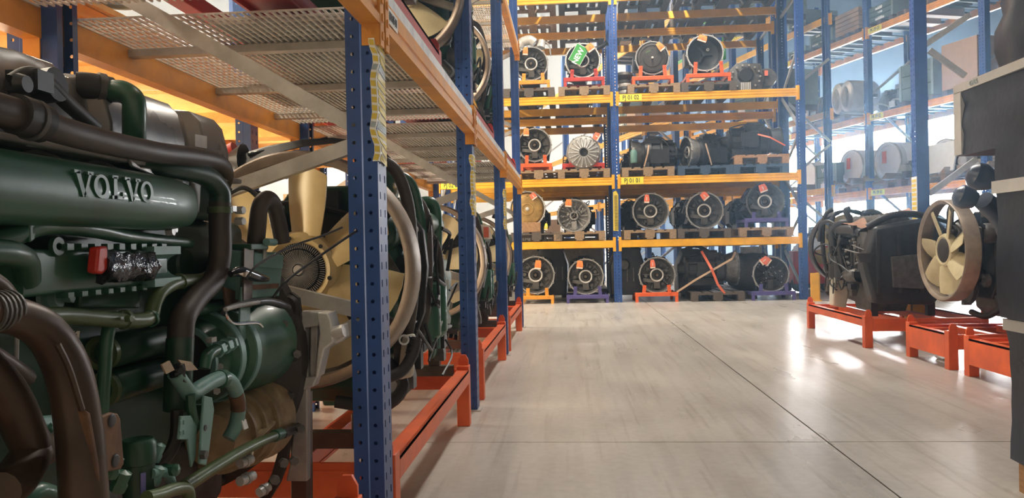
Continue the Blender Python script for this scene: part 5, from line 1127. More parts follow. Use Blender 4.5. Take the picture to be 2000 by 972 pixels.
    for k in range(60): s = rn.choice((1, 1, -1)); bt.bolt((s * .272, rn.uniform(.3, 1.1), rn.uniform(.52, 1.0)), (s, 0, 0), .011, .02)
    bt.build('hex_bolts', 'alu_dull', t, kind='stuff')
    for s in (-1, 1):
        for y in (.36, 1.02): MB().prism([(0, .62), (0, .5), (.03, .42), (.07, .42), (.07, .46), (.04, .6)], (s * .24, y - .03, 0), (s, 0, 0), (0, 0, 1), .06 * s).build('mounting_bracket', 'iron', t)
    return t

XS_ = -.53
stand('orange steel stand under the nearest green engine, mostly below the picture', XS_, .42, 1.88, base=0, bars=False)
stand('long orange stand with bare steel bars beside the nearest blue upright', XS_, 2.235, 3.96)
stand('second orange stand along the aisle, between the second and third uprights', XS_, 4.56, 6.2)
stand('third orange stand along the aisle, beyond the third upright', XS_, 6.66, 8.3)
A0 = math.radians(82)
e2 = engine('green truck engine with a large cream fan facing us behind the nearest upright', (-.875, 2.42, 0), 'green', 'green_dark', 'fan', 'ring', A0, seed=2)
# its own trimmings: black air shroud over the fan, red pipe end, reservoir, corrugated hose, green timing cover, label
def p2(name, mb, m, bevel=0, parent=None): return mb.bw(name, m, parent or e2, bevel)
p2('air_duct', MB().loft([[(-1.097, 2.44, 1.195), (-1.102, 2.46, 1.24), (-1.142, 2.6, 1.266), (-1.143, 2.6, 1.221)], [(-0.9774, 2.42, 1.232), (-0.9847, 2.44, 1.266), (-1.038, 2.6, 1.292), (-1.039, 2.6, 1.263)], [(-0.8574, 2.42, 1.258), (-0.8639, 2.44, 1.286), (-0.9206, 2.6, 1.309), (-0.9211, 2.6, 1.286)], [(-0.7556, 2.42, 1.266), (-0.7614, 2.44, 1.289), (-0.8113, 2.6, 1.313), (-0.8118, 2.6, 1.292)], [(-0.6516, 2.42, 1.247), (-0.6566, 2.44, 1.269), (-0.6996, 2.6, 1.292), (-0.7001, 2.6, 1.271)]]), 'black', .004)
p2('red_pipe_end', MB().tube([(-1.157, 2.5, 1.224), (-1.136, 2.5, 1.249), (-1.112, 2.5, 1.26)], .035, 14), 'red'); p2('black_funnel', MB().tube([(-1.121, 2.48, 1.231), (-1.079, 2.48, 1.23)], [.028, .055], 14), 'black')
p2('support_rod', MB().tube([(-1.046, 2.44, 1.241), (-0.9159, 2.44, 1.264), (-0.7785, 2.44, 1.286)], .006, 8), 'black_gloss')
p2('green_header_tank', MB().loft([[(-0.6802, 2.75, 1.261), (-0.6507, 2.75, 1.222), (-0.6374, 2.75, 1.134), (-0.6574, 2.75, 1.09), (-0.6939, 2.75, 1.158)], [(-0.7253, 3, 1.301), (-0.6932, 3, 1.255), (-0.6662, 3, 1.165), (-0.6842, 3, 1.096), (-0.7363, 3, 1.179)]]), 'green', .008)
p2('cable', MB().tube([(-0.66, 2.7, 1.271), (-0.6273, 2.7, 1.233), (-0.6062, 2.7, 1.179), (-0.6035, 2.7, 1.13)], .005, 6), 'black_gloss')
p2('side_bar', MB().tube([(-0.6442, 2.9, 1.145), (-0.5968, 2.9, 1.124), (-0.5547, 2.9, 1.048), (-0.5462, 2.9, 0.8908), (-0.5584, 2.9, 0.6944), (-0.5981, 2.9, 0.5176)], [.016, .022, .024, .024, .024, .02], 10), 'brown_rubber')
p2('green_bypass_pipe', MB().tube([(-0.6285, 3.2, 1.113), (-0.5802, 3.2, 1.112), (-0.5595, 3.2, 1.06), (-0.5623, 3.2, 0.9298), (-0.5782, 3.2, 0.8001), (-0.5974, 3.2, 0.7245)], .025, 14), 'green')
p2('hose_clamp', MB().tube([(-0.5804, 3.2, 0.8001), (-0.5829, 3.2, 0.7871)], .029, 14, 1), 'iron')
p2('timing_cover', MB().slab([(-0.5812, 3.25, 0.8729), (-0.5591, 3.25, 0.868), (-0.5384, 3.25, 0.7973), (-0.5457, 3.25, 0.6653), (-0.5653, 3.25, 0.5775), (-0.5949, 3.25, 0.4456), (-0.6172, 3.25, 0.4459), (-0.606, 3.25, 0.7544)], (0, .2, 0)), 'green', .006)
for q in ((-0.5798, 3.24, 0.8533), (-0.581, 3.24, 0.6974), (-0.5902, 3.24, 0.5789)): p2('hex_bolt', MB().bolt(q, (0, -1, 0), .015, .02), 'iron_brown')
p2('cover_edge', MB().tube([(-0.5574, 3.24, 0.8682), (-0.537, 3.24, 0.7867), (-0.5462, 3.24, 0.6662), (-0.5636, 3.24, 0.5786), (-0.5655, 3.24, 0.4908)], .007, 6), 'green_teal')
p2('white_label', MB().slab([(-0.5315, 3.22, 0.7853), (-0.5139, 3.22, 0.785), (-0.5147, 3.22, 0.7458), (-0.5323, 3.22, 0.7461)], (0, -.004, 0)), 'white')
p2('black_side_plate', MB().slab([(-0.5778, 2.8, 1.045), (-0.5406, 2.8, 0.9872), (-0.5281, 2.8, 0.8541), (-0.5434, 2.8, 0.6834), (-0.6005, 2.8, 0.5319), (-0.6481, 2.8, 0.4752), (-0.5985, 2.8, 0.6271), (-0.5597, 2.8, 0.8166), (-0.5679, 2.8, 0.9688)], (0, .04, 0)), 'black', .003)
p2('reservoir', MB().loft([[(-0.5858, 2.62, 0.6198), (-0.5388, 2.62, 0.6282), (-0.5493, 2.62, 0.4769), (-0.6073, 2.62, 0.4649)], [(-0.6082, 2.72, 0.6082), (-0.5593, 2.72, 0.6168), (-0.5702, 2.72, 0.4598), (-0.6305, 2.72, 0.4473)]]), 'plastic_milky', .012)
co = p2('corrugated_hose', MB().tube([(-0.535, 2.6, 0.6128), (-0.5427, 2.58, 0.5627), (-0.5746, 2.55, 0.5083), (-0.6258, 2.52, 0.4896)], .02, 12), 'rubber')
cr = MB()
for k in range(7): a = V((-0.535, 2.6, 0.6128)).lerp(V((-0.5464, 2.58, 0.554)), k / 7); cr.tube([a, a + V((-.002, 0, -.005))], .0235, 12, 1)
p2('hose_rings', cr, 'rubber', 0, co)
p2('belt_bracket', MB().loft([[(-0.6546, 2.62, 0.9508), (-0.5882, 2.62, 0.8426), (-0.5922, 2.62, 0.8248), (-0.6565, 2.62, 0.8617)], [(-0.6745, 2.7, 0.9516), (-0.6062, 2.7, 0.84), (-0.6103, 2.7, 0.8218), (-0.6766, 2.7, 0.8597)]]), 'iron', .004)
p2('teal_fitting', MB().tube([(-0.6048, 2.8, 1.046), (-0.5902, 2.8, 1.007)], .028, 10), 'green_teal'); p2('white_knob', MB().lathe([(.0001, -.02), (.014, -.016), (.018, 0), (.01, .012), (.0001, .014)], (-0.5649, 2.75, 0.9906), (0, -1, 0), 12), 'white')
p2('drain_ring', MB().ring((-0.5541, 2.5, 0.6201), (.3, -1, 0), .012, .018, .006, 14), 'alu')
e3 = engine('green truck engine with a cream fan seen between the first and second far uprights', (-.93, 4.95, -.03), 'green', 'green_dark', 'fan_pale', 'ring', math.radians(55), seed=3)
e4 = dup(e3, (-.92, 7.0, -.03), 0, 'green truck engine with a cream fan seen just past the third upright')
# trays of steel sheets under the third engine, card on the third engine
sh_ = thing('sheet_stack', 'row of upright grey steel sheets stored under the engine beyond the second stand', 'sheets', (-0.8477, 5.426, 0.16))
for k in range(6): MB().box((-.09 + k * .035, .1, .13), (.006, .34, .26), Matrix.Rotation(.1 + k * .02, 3, 'Y')).build('sheet', 'alu_dull', sh_)
cdv = thing('paper_tag', 'pink and white card tag tied to the engine past the second upright', 'tag', (-0.579, 5.2, 1.024)); MB().add([(-.028, 0, .05), (.03, .01, .045), (.055, 0, -.05), (-.002, -.01, -.055), (-.028, .004, .05), (.03, .014, .045), (.055, .004, -.05), (-.002, -.006, -.055)], [(0, 3, 2, 1), (4, 5, 6, 7), (0, 1, 5, 4), (1, 2, 6, 5), (2, 3, 7, 6), (3, 0, 4, 7)]).build('card', 'tag_paper', cdv); MB().box((.014, -.012, -.005), (.035, .004, .07)).build('print', 'tag_red', cdv)

# ------------------------------------------------------------------ engines on the level above
ZU = 1.652
stand('dark red steel stand on the upper level above the nearest upright', -.55, 1.72, 3.37, 'frame_red', D=.5, base=ZU + .0, z=.12, bars=False, tall=.09)
stand('orange-red steel stand on the upper level beyond the second upright', -.55, 4.35, 5.75, 'frame_red', base=ZU, z=.12, bars=False)
stand('red steel stand on the upper level beyond the third upright', -.55, 6.5, 8.1, 'frame_red', base=ZU, z=.12, bars=False)
dup(e3, (-.93, 2.18, ZU - .13), 0, 'green truck engine on the upper level above the nearest stand, only its underside in view')
dup(e3, (-.94, 4.2, ZU - .16), 0, 'green truck engine with a cream fan on the upper level behind the second upright')
dup(e3, (-.97, 5.9, ZU - .16), 0, 'green truck engine with a cream fan on the upper level behind the third upright')
cbp = thing('black_panel', 'long black plastic panel leaning on the upper deck behind the second upright', 'panel', (-0.6, 5.115, 1.874)); MB().slab([(-0.6, 4.824, 1.902), (-0.6, 5.706, 1.79), (-0.6, 5.528, 1.759), (-0.6, 4.714, 1.843)], (-.3, 0, .0)).bw('panel', 'black_gloss', cbp); 
bx = thing('parts_box', 'white cardboard box on the upper deck between two engines', 'box', (-1.2, 3.55, ZU + .0)); MB().b2((-.2, -.3, .0), (.2, .2, .3)).build('carton', 'cardboard', bx); MB().b2((-.2, -.06, .3), (.2, -.01, .302)).build('tape', 'tape', bx)
# parts on the chipboard shelves
rn = random.Random(11)
for i in range(12):
    y = .9 + i * .55; z = 1.142 if i % 2 else 1.842
    k = i % 3; od = ['nearest', 'second', 'third', 'farthest'][i // 3]
    q = thing('spare_part', ['tan casting with an orange tag', 'black spare hose coil', 'brown cardboard carton'][k] + ' on the chipboard shelving, %s of its kind' % od, 'spare part', (-1.98 - .2 * (i % 2), y, z), 0, 'spare %s on the chipboard shelves' % ['castings', 'hoses', 'cartons'][k])
    if k == 0:
        MB().lathe([(.0001, 0), (.09, 0), (.12, .04), (.1, .12), (.05, .16), (.05, .22), (.0001, .22)], axis=(0, 0, 1), n=18).build('casting', 'cast_tan', q); MB().box((.1, -.02, .15), (.004, .06, .09)).build('orange_tag', 'tag_orange', q)
    elif k == 1: MB().tube([(.15 * math.cos(a * .6), .15 * math.sin(a * .6), .03 + a * .012) for a in range(18)], .024, 8, 2).build('coil', 'rubber', q)
    else: MB().b2((-.16, -.2, 0), (.16, .2, .26)).build('carton', 'cardboard', q); MB().b2((-.16, -.025, .26), (.16, .025, .262)).build('tape', 'cast_tan', q)

# ------------------------------------------------------------------ right-hand rack with its engines
RR = thing('pallet_rack', 'blue upright rack with grey braces along the right side of the aisle', 'rack', (3.42, 7.8, 0))
for y in (5.0, 7.8):
    for x, f in ((3.42, '-x'), (4.52, '+x')):
        o = post(RR, x, y + (.1 if f == '-x' else 0), 4.6, f, w=.12, d=.1); o.matrix_parent_inverse = world_mat(RR).inverted()
    if y > 6:
        for a, b in (((3.554, 7.84, 1.35), (3.996, 7.84, 1.671)), ((3.542, 7.84, 1.518), (3.5, 7.84, 1.4)), ((3.506, 7.84, 2.797), (3.963, 7.84, 3.091)), ((3.579, 7.84, 2.764), (3.914, 7.84, 2.499))): MB().bar(a, b, .03, .055).bw('brace', 'galv', RR)
    else:
        for a, b in ((.2, .9), (1.0, 1.55), (2.6, 2.0)): MB().bar((3.5, y + .05, a), (4.46, y + .05, b), .03, .05).bw('brace', 'galv', RR)
for y0, y1 in ((5.1, 7.8), (2.3, 5.0)):
    for z in (3.9,):
        for x, o_ in ((3.41, -1), (4.53, 1)): beam(RR, (x, y0), (x, y1), (o_, 0), z - .05, 'orange', LPROF)
        for k in range(5): MB().b2((3.42, y0 + .2 + k * .52, z + .015), (4.52, y0 + .27 + k * .52, z + .045)).bw('deck_bar', 'galv', RR)
st = MB().b2((3.412, 7.79, 1.05), (3.4185, 7.9, 1.52)).bw('barcode_strip', 'paper_strip', RR)
for k in range(10): MB().b2((3.4105, 7.8, 1.06 + k * .045), (3.412, 7.89, 1.09 + k * .045)).bw('barcode_label', 'strip_yellow', st)
g2 = thing('post_guard', 'yellow post guard at the foot of the right-hand blue upright', 'guard', (3.33, 7.6, 0)); MB().b2((-.07, 0, 0), (.05, .012, .32)).build('guard_plate', 'yellow', g2); MB().b2((-.07, 0, 0), (-.058, .16, .32)).build('guard_side', 'yellow', g2)
stand('orange-red stand under the dark engine at the far right of the aisle', 2.46, 6.62, 8.2, 'frame_orange', D=1.0, z=.25, dx=1, bars=False)
stand('orange stand under the engine whose fan faces the aisle', 2.6, 5.49, 6.17, 'frame_orange', D=1.1, z=.25, dx=1, bars=False, tall=.17)
stand('orange-red stand half hidden by the black wrapped load on the right', 2.6, 4.55, 5.29, 'frame_orange', D=1.1, z=.25, dx=1, bars=False, tall=.17)
d1 = engine('dark truck engine covered in cables beyond the right-hand upright, its fan away from us', (2.86, 8.15, -.02), 'black', 'iron', 'fan_pale', 'black', .5, rz=PI, seed=7, hose='rubber')
d2 = engine('dark truck engine on the right with its grey-cream fan facing the aisle', (2.82, 6.0, -.04), 'black', 'iron', 'fan_pale', 'ring', .35, rz=-PI / 2, seed=8, hose='rubber', clutch=False)
MB().lathe([(.0001, -.02), (.04, -.022), (.085, -.012), (.1, .0), (.1, .02)], (0, 0, HZ), n=30).build('hub_cap', 'iron_brown', d2)
d3 = dup(d2, (3.1, 4.95, -.02), -PI / 2, 'dark truck engine behind the black wrapped load on the right')
rgc = thing('rag', 'brown packing paper lying crumpled on top of the dark engine at the right', 'paper', (2.771, 7.4, 1.044))
rn = random.Random(4); pts = [[V((2.572, 7.3, 1.008)).lerp(V((3.124, 7.3, 1.128)), i / 6) + V((rn.uniform(-.02, .02), -.15 + j * .12, rn.uniform(-.02, .03) + (.06 if 0 < j < 3 else 0))) for j in range(4)] for i in range(7)]
mb = MB(); mb.loft(pts, cap=False); mb.bw('paper', 'rag', rgc)
rf = thing('rag', 'crumpled white film on the floor under the orange stand on the right', 'film', (2.8, 5.95, 0)); MB().loft([[(.07 * math.cos(k * .785) * s * rn.uniform(.7, 1.2), .07 * math.sin(k * .785) * s * rn.uniform(.7, 1.2), z) for k in range(8)] for s, z in ((1, .0), (1.1, .02), (.8, .045), (.3, .06))]).build('film', 'tape', rf)
milk = thing('reservoir', 'milky plastic reservoir hanging on the front of the dark engine on the right', 'tank', (2.581, 7.6, 0.459)); MB().loft([[(x * s, y, z) for x, z in ((-.07, -.18), (.06, -.2), (.09, -.05), (.06, .1), (-.06, .12))] for y, s in ((-.05, .9), (0, 1), (.08, .9))]).build('tank', 'plastic_milky', milk, .01); MB().lathe([(.0001, .03), (.025, .03), (.025, 0)], (0, 0, .11), (0, 0, 1), 12).build('cap', 'black', milk)
# upper level of that rack: big black wrapped boxes with printed tape, grey carton on top
def wrapbox(label, a, b, tapes, words=None, cat='box', name='wrapped_box', m='wrap', seed=1, nx=7):
    t = thing(name, label, cat, ((a[0] + b[0]) / 2, a[1], a[2])); rn = random.Random(seed); secs = []
    for i in range(nx + 1):
        z = a[2] + (b[2] - a[2]) * i / nx; c = []
        for (x0, y0), (x1, y1) in (((a[0], a[1]), (b[0], a[1])), ((b[0], a[1]), (b[0], b[1])), ((b[0], b[1]), (a[0], b[1])), ((a[0], b[1]), (a[0], a[1]))):
            for k in range(5): c.append((x0 + (x1 - x0) * k / 5 + rn.uniform(-.008, .008), y0 + (y1 - y0) * k / 5 + rn.uniform(-.008, .008), z))
        secs.append(c)
    MB().loft(secs).bw('wrapping', m, t)
    for (z0, z1) in tapes: MB().b2((a[0] - .012, a[1] - .012, z0), (b[0] + .012, b[1] + .012, z1)).bw('tape_band', 'tape', t)
    return t
bxa = wrapbox('long black wrapped box with a white tape rim on top of the pallet load', (1.6, 1.9, 1.251), (2.5, 3.27, 1.535), ())
tb = MB().b2((1.59, 1.88, 1.508), (2.51, 3.282, 1.542)).bw('tape_band', 'tape', bxa)
MB().b2((1.59, 3.225, 1.256), (1.615, 3.282, 1.51)).bw('corner_tape', 'tape', bxa)
text('tape_lettering', 'GAS', .026, (1.588, 3.12, 1.525), (0, -1, 0), (0, 0, 1), 'strip_grey', tb, sx=1.3, bold=.0006)
secs = []; rn = random.Random(12)
for i in range(9):
    z = 1.542 + i * .07; r = (.5, .5, .49, .47, .48, .46, .44, .42, .36)[i]; secs.append([(2.08 + r * math.cos(k * PI / 10) * rn.uniform(.96, 1.03), 2.85 + .45 * r / .5 * math.sin(k * PI / 10) * rn.uniform(.96, 1.03), z) for k in range(20)])
bd = thing('wrapped_bundle', 'dark film-wrapped bundle on top of the taped long box at the upper right', 'bundle', (2.08, 2.85, 1.542)); MB().loft(secs).bw('wrapping', 'wrap', bd)
gc = thing('carton', 'grey cardboard carton with a printed strip against the dark bundle at the upper right edge', 'box', (1.95, 2.2, 1.542)); MB().slab([(1.62, 2.997, 1.643), (1.62, 2.694, 1.641), (1.62, 2.698, 1.498), (1.62, 2.977, 1.548)], (.2, 0, 0)).bw('carton', 'cardboard_grey', gc, .003); MB().slab([(1.618, 2.882, 1.648), (1.618, 2.841, 1.648), (1.618, 2.845, 1.531), (1.618, 2.885, 1.536)], (.003, 0, 0)).bw('printed_strip', 'tape', gc)
# black wrapped pallet load standing in the aisle, right edge
ld = wrapbox('lower black wrapped box of the tall pallet load at the right edge', (1.565, 2.3, .12), (2.5, 2.87, .60), ((.585, .625),), name='wrapped_load', seed=3)
wrapbox('upper black wrapped box with a white band in the right edge pallet load', (1.54, 2.28, .63), (2.5, 2.88, 1.25), ((1.075, 1.12),), name='wrapped_load', seed=5)
pw = pallet('wood_warm', (2.04, 2.27, 0), 'brown pallet under the black wrapped load at the right edge'); pw.scale = (1.1, .51, .8)
for i, (a, b) in enumerate((((2.217, 4.3, 1.242), .075), ((2.284, 4.6, 1.149), .07))):
    q = MB(); q.tube([V(a) + V((.5, .3, -.7)), V(a) + V((.3, .1, -.2)), V(a) + V((.1, 0, -.02))], [b * 1.2, b, b * .8], 12); q.lathe([(.0001, -b), (b * .7, -b * .8), (b, -b * .1), (b * .9, b * .5), (b * .5, b * .85), (.0001, b * .9)], a, axis=(-1, .1, .4), n=14); q.bw('wrapped_pipe_end', 'wrap', d3)

# ------------------------------------------------------------------ goods on the angled rack
def crate(px0, px1, py0, py1, n, label, words=(), m='crate', boards=3, d=.75, leg=True, t_=None, group=None, ink='ink_white', blotch=True):
    """px: the two upright edges of the face as t values along the rack, z values for its foot and top."""
    t0, t1 = px0, px1
    o = thing('crate' if m != 'cardboard' else 'carton', label, 'crate' if m != 'cardboard' else 'box', tuple(pk((t0 + t1) / 2, n, py0)), math.atan2(-U.y, -U.x), group)
    w = t1 - t0; h = py1 - py0; f = .1 if leg else 0
    for s in (-1, 0, 1):
        if leg: MB().b2((s * (w / 2 - .06) - .05, .0, 0), (s * (w / 2 - .06) + .05, d, f)).build('skid', 'wood_dark', o)
    bh = (h - f) / boards
    for k in range(boards):
        b = MB().b2((-w / 2, 0, f + k * bh + .005), (w / 2, d, f + (k + 1) * bh - .005)).build('board_ring' if m != 'cardboard' else 'carton', m, o, .004)
        if k < len(words) and words[k]:
            text('lettering', words[k], bh * .48, o.matrix_basis @ V((w * .04, -.003, f + (k + .5) * bh)), -U, (0, 0, 1), ink, b, sx=.95, bold=.002)
    if m == 'crate':
        for s in (-1, 1): MB().b2((s * w / 2 - s * .04, -.012, f), (s * w / 2 + s * .012, d + .012, f + h - f)).build('corner_post', 'crate_edge', o)
        rn = random.Random(int(t0 * 100))
        if blotch:
            for k in range(2): x = rn.uniform(-w * .4, w * .1); z = f + bh * (rn.randrange(boards) + .12); MB().b2((x, -.004, z), (x + rn.uniform(.1, .25), 0, z + bh * .4)).build('paper_label', 'white', o)
    return o
crate(12.627, 13.323, 4.830, 5.356, 9.950, 'tall bare plywood crate on the top level of the angled rack, left of its upright', (), m='ply', boards=5)
crate(13.408, 14.139, 4.830, 5.177, 9.950, 'green-grey crate with white lettering on the top level, left of the plywood crate', ('V-EMB', '', 'EMB'))
crate(14.267, 14.890, 5.420, 5.797, 9.950, 'upper green-grey crate of two stacked behind the end upright of the gearbox rack', ('', '', ''), leg=True)
crate(14.291, 14.915, 4.830, 5.031, 9.950, 'lower green-grey crate of two stacked behind the end upright of the gearbox rack', ('', ''), boards=2)
crate(11.720, 12.439, 4.830, 5.216, 9.950, 'three-tier green-grey crate with white lettering right of the rack upright on the top level', ('V-EMB', 'V-EMB', 'V-EMB'))
crate(11.430, 11.628, 4.830, 4.713, 9.950, 'small brown carton on the top level beside the near upright', (), m='cardboard', boards=1)
crate(10.912, 11.083, 4.830, 4.691, 9.950, 'second small carton on the top level between the near upright and the last crate', (), m='cardboard', boards=1)
crate(10.158, 10.856, 4.830, 5.028, 9.950, 'pale green-grey crate at the right end of the top level', ('', ''), boards=2)
crate(10.819, 11.583, 3.226, 3.953, 9.950, 'tall pale crate of two tiers on the second level behind the near upright', ('', '', ''), leg=True)
crate(9.921, 10.635, 3.226, 4.079, 9.950, 'large plain cardboard carton on the second level of the angled rack', (), m='cardboard', boards=1)
crate(13.359, 14.034, 1.825, 2.457, 9.950, 'teal crate with white lettering on the lower level of the angled rack', ('V-EMB', 'V-EMB'), boards=2)

# cables, arched pipes and brackets hung over the dark engine beyond the right-hand upright
def p3(name, mb, m, bevel=0): return mb.bw(name, m, d1, bevel)
p3('pale_cable', MB().tube([(2.441, 7, 0.8273), (2.579, 6.9, 0.7803), (2.711, 6.85, 0.7651), (2.796, 6.8, 0.6761), (2.901, 6.8, 0.6081), (2.985, 6.8, 0.5846)], .006, 6), 'alu_dull')
p3('pale_cable', MB().tube([(2.485, 6.95, 0.8674), (2.604, 6.85, 0.8117), (2.756, 6.8, 0.8531), (2.97, 6.8, 0.8926)], .004, 6), 'alu_dull')
p3('arched_pipe', MB().tube([(2.506, 7.9, 0.9074), (2.497, 7.8, 1.06), (2.524, 7.7, 1.097), (2.568, 7.6, 1.053), (2.57, 7.5, 0.9433)], .02, 10), 'black')
p3('arched_pipe', MB().tube([(2.545, 7.6, 0.8557), (2.538, 7.6, 1.004), (2.572, 7.5, 1.07), (2.632, 7.4, 1.085), (2.596, 7.4, 1.183), (2.634, 7.4, 1.201)], .03, 10), 'black')
p3('wire_tangle', MB().tube([(2.498, 7.7, 0.7561), (2.392, 7.7, 0.7984), (2.442, 7.7, 0.8577), (2.497, 7.6, 0.8666), (2.481, 7.5, 0.7351), (2.519, 7.3, 0.6668), (2.552, 7.1, 0.5796)], .008, 6), 'rubber')
for k in range(5): p3('hanging_cable', MB().tube([V((2.495, 7.4, 0.7608)) + V((.05 * k, -.05 * k, 0)), V((2.513, 7.35, 0.6176)) + V((.06 * k, -.05 * k, -.02 * k)), V((2.54, 7.3, 0.5239)) + V((.04 * k, -.04 * k, -.03 * (k % 2)))], .007, 6), 'iron' if k % 2 else 'rubber')
p3('side_bracket', MB().slab([(2.451, 6.75, 0.7981), (2.608, 6.75, 0.7949), (2.564, 6.75, 0.7169), (2.479, 6.75, 0.7186)], (0, .06, 0)), 'iron_brown', .004)
p3('rear_cover', MB().loft([[(x, y, z) for x, z in ((2.6, .36), (3.1, .34), (3.3, .6), (3.28, .95), (3.0, 1.08), (2.62, 1.02), (2.52, .7))] for y in (6.78, 6.95)]), 'black', .03)
p3('stand_post', MB().b2((2.62, 6.9, .24), (2.68, 6.96, .55)), 'black'); p3('stand_post', MB().b2((3.1, 6.9, .24), (3.16, 6.96, .55)), 'black')

for k in range(4): p3('cover_rib', MB().b2((2.62 + k * .18, 6.755, .45), (2.65 + k * .18, 6.785, .98)), 'black', .003)
p3('cover_plate', MB().slab([(2.75, 6.75, .5), (3.0, 6.75, .48), (3.08, 6.75, .62), (2.98, 6.75, .78), (2.74, 6.75, .76)], (0, .03, 0)), 'iron', .004)
p3('top_pipe', MB().tube([(2.6, 6.9, 1.02), (2.8, 6.85, 1.12), (3.1, 6.9, 1.1), (3.28, 6.95, .95)], .03, 10), 'rubber')

# ------------------------------------------------------------------ loose goods on the angled rack
def pkp(t, n, z): return tuple(pk(t, n, z))
PANG = math.atan2(-U.y, -U.x)
def good(name, label, cat, t, z, n=10.2, group=None): return thing(name, label, cat, pkp(t, n, z), PANG, group)
q = good('drum_lid', 'dark round part lying on the green-grey crate of the top level', 'part', 13.86, 5.34); MB().lathe([(.26, 0), (.27, .04), (.2, .16), (.08, .22), (.0001, .22)], axis=(0, 0, 1), n=22).build('dome', 'black_gloss', q); MB().ring((0, 0, .02), (0, 0, 1), .26, .29, .04, 22).build('rim', 'iron', q)
q = good('control_cabinet', 'pale grey panelled cabinet at the left end of the second level', 'cabinet', 14.55, 3.226, 9.95); MB().b2((-.28, 0, 0), (.28, .5, .72)).build('casing', 'cardboard_grey', q, .006); MB().b2((-.05, -.012, .3), (.05, 0, .42)).build('window', 'black', q); MB().b2((-.24, -.008, .55), (.2, 0, .62)).build('label', 'white', q); MB().b2((-.29, -.01, -.0), (.29, .51, .04)).build('plinth', 'wood_dark', q)
pallet('wood', pkp(13.72, 9.95, 3.226), 'pale pallet under the black moulding and the silver tanks on the second level', PANG, 1.6)
q = good('plastic_moulding', 'black seat-like plastic moulding on the second level pallet', 'moulding', 14.0, 3.37); MB().loft([[(x, y, z) for x, z in ((-.36 + a, 0), (.3 - a, .02), (.36 - a, .3), (.2, .5 - a), (-.1, .46 - a), (-.3, .5 - a))] for y, a in ((-.22, .04), (-.2, 0), (.2, 0), (.25, .06))]).build('body', 'black_gloss', q, .02); MB().loft([[(-.05, -.25, .05), (.02, -.25, .05), (.18, -.25, .42), (.08, -.25, .44)], [(-.05, -.2, .05), (.02, -.2, .05), (.18, -.2, .42), (.08, -.2, .44)]]).build('fold', 'iron', q, .01); MB().box((-.06, -.27, .1), (.07, .006, .06)).build('sticker', 'white', q)
for i, (t, w) in enumerate(((13.4, .2), (13.12, .22))):
    q = good('exhaust_tank', ['silver oval tank beside the black moulding', 'silver oval tank with ribbed face next to the rack upright'][i] + ' on the second level', 'tank', t, 3.39, 10.1)
    MB().loft([[(w * math.cos(a) * s, y, .34 + .32 * math.sin(a) * s) for a in [2 * PI * k / 20 for k in range(20)]] for y, s in ((-.1, .7), (-.07, .95), (0, 1), (.5, 1), (.55, .9))]).build('shell', 'silver_tank', q); MB().loft([[(.09 * math.cos(a) * s, y, .32 + .2 * math.sin(a) * s) for a in [2 * PI * k / 16 for k in range(16)]] for y, s in ((-.14, .8), (-.1, 1.1))]).build('end_panel', 'alu_dull', q)
for i, t in enumerate((12.2, 11.75)):
    q = good('engine_part', ['dark engine part with pale brackets', 'lower dark engine part'][i] + ' behind the brace on the second level', 'part', t, 3.23, 10.3); rn = random.Random(i + 3); mb = MB()
    mb.lathe([(.0001, -.2), (.15, -.18), (.2, 0), (.16, .2), (.0001, .22)], (0, 0, .2), n=14)
    for k in range(14): mb.box((rn.uniform(-.3, .3), rn.uniform(-.2, .2), rn.uniform(.05, .45)), (rn.uniform(.05, .2), .12, rn.uniform(.04, .12)))
    mb.build('body', 'iron', q); MB().box((-.12, -.28, .12), (.14, .02, .1)).build('bracket', 'alu', q); MB().tube([(-.3, -.2, .05), (-.1, -.26, .2), (.2, -.22, .1)], .015, 8).build('pipe', 'alu_dull', q)
# lower level: white drums, panel, pallets, dark castings
for (t, lab, m) in ((13.0, 'pale pallet under the white drum left of the rack upright', 'wood'), (12.0, 'pale pallet under the white drum right of the rack upright', 'wood'), (11.0, 'pale pallet under the tilted white panel', 'wood'), (14.1, 'dark pallet at the left end of the lower level', 'wood_dark')): pallet(m, pkp(t, 9.95, 1.825), lab, PANG)
for i, (t, zc, r) in enumerate(((13.1, 2.33, .34), (12.1, 2.34, .35), (10.75, 2.26, .3), (9.9, 2.26, .3), (14.5, 2.28, .3))):
    q = good('steel_drum', 'white steel drum lying on its side, ' + ['left of the rack upright', 'with a red label right of the rack upright', 'behind the tilted white panel', 'with a red corner label at the far right', 'at the left end of the lower level'][i], 'drum', t, zc, 10.1)
    MB().lathe([(.0001, .02), (r * .8, .02), (r * .84, -.01), (r * .94, -.015), (r, .0), (r, .1), (r * .98, .12), (r, .14), (r, .7), (.0001, .72)], n=40).build('drum', 'drum_white', q); MB().ring((0, -.02, 0), (0, 1, 0), r * .96, r * 1.02, .03, 40).build('rolled_rim', 'alu', q)
    if i in (0, 1, 3): MB().box((-.1, .004, .08), (.1, .01, .22)).build('red_label', 'tag_red', q)
    for s in (-1, 1): MB().prism([(0, 0), (.12, 0), (0, .1)], (s * .3, .1, -r - .0), (-s, 0, 0), (0, 0, 1), .4 * -s).build('wedge', 'wood', q)
q = good('panel', 'tilted pale grey panel leaning on the lower level', 'panel', 10.75, 1.98, 9.9); MB().slab([(-.4, 0, 0), (.36, 0, .02), (.36, .12, .52), (-.26, .12, .5)], (0, .03, 0)).build('sheet', 'white', q); MB().tube([(-.3, -.02, .42), (-.05, -.06, .5), (.1, -.04, .62)], .006, 6).build('wire', 'black', q)
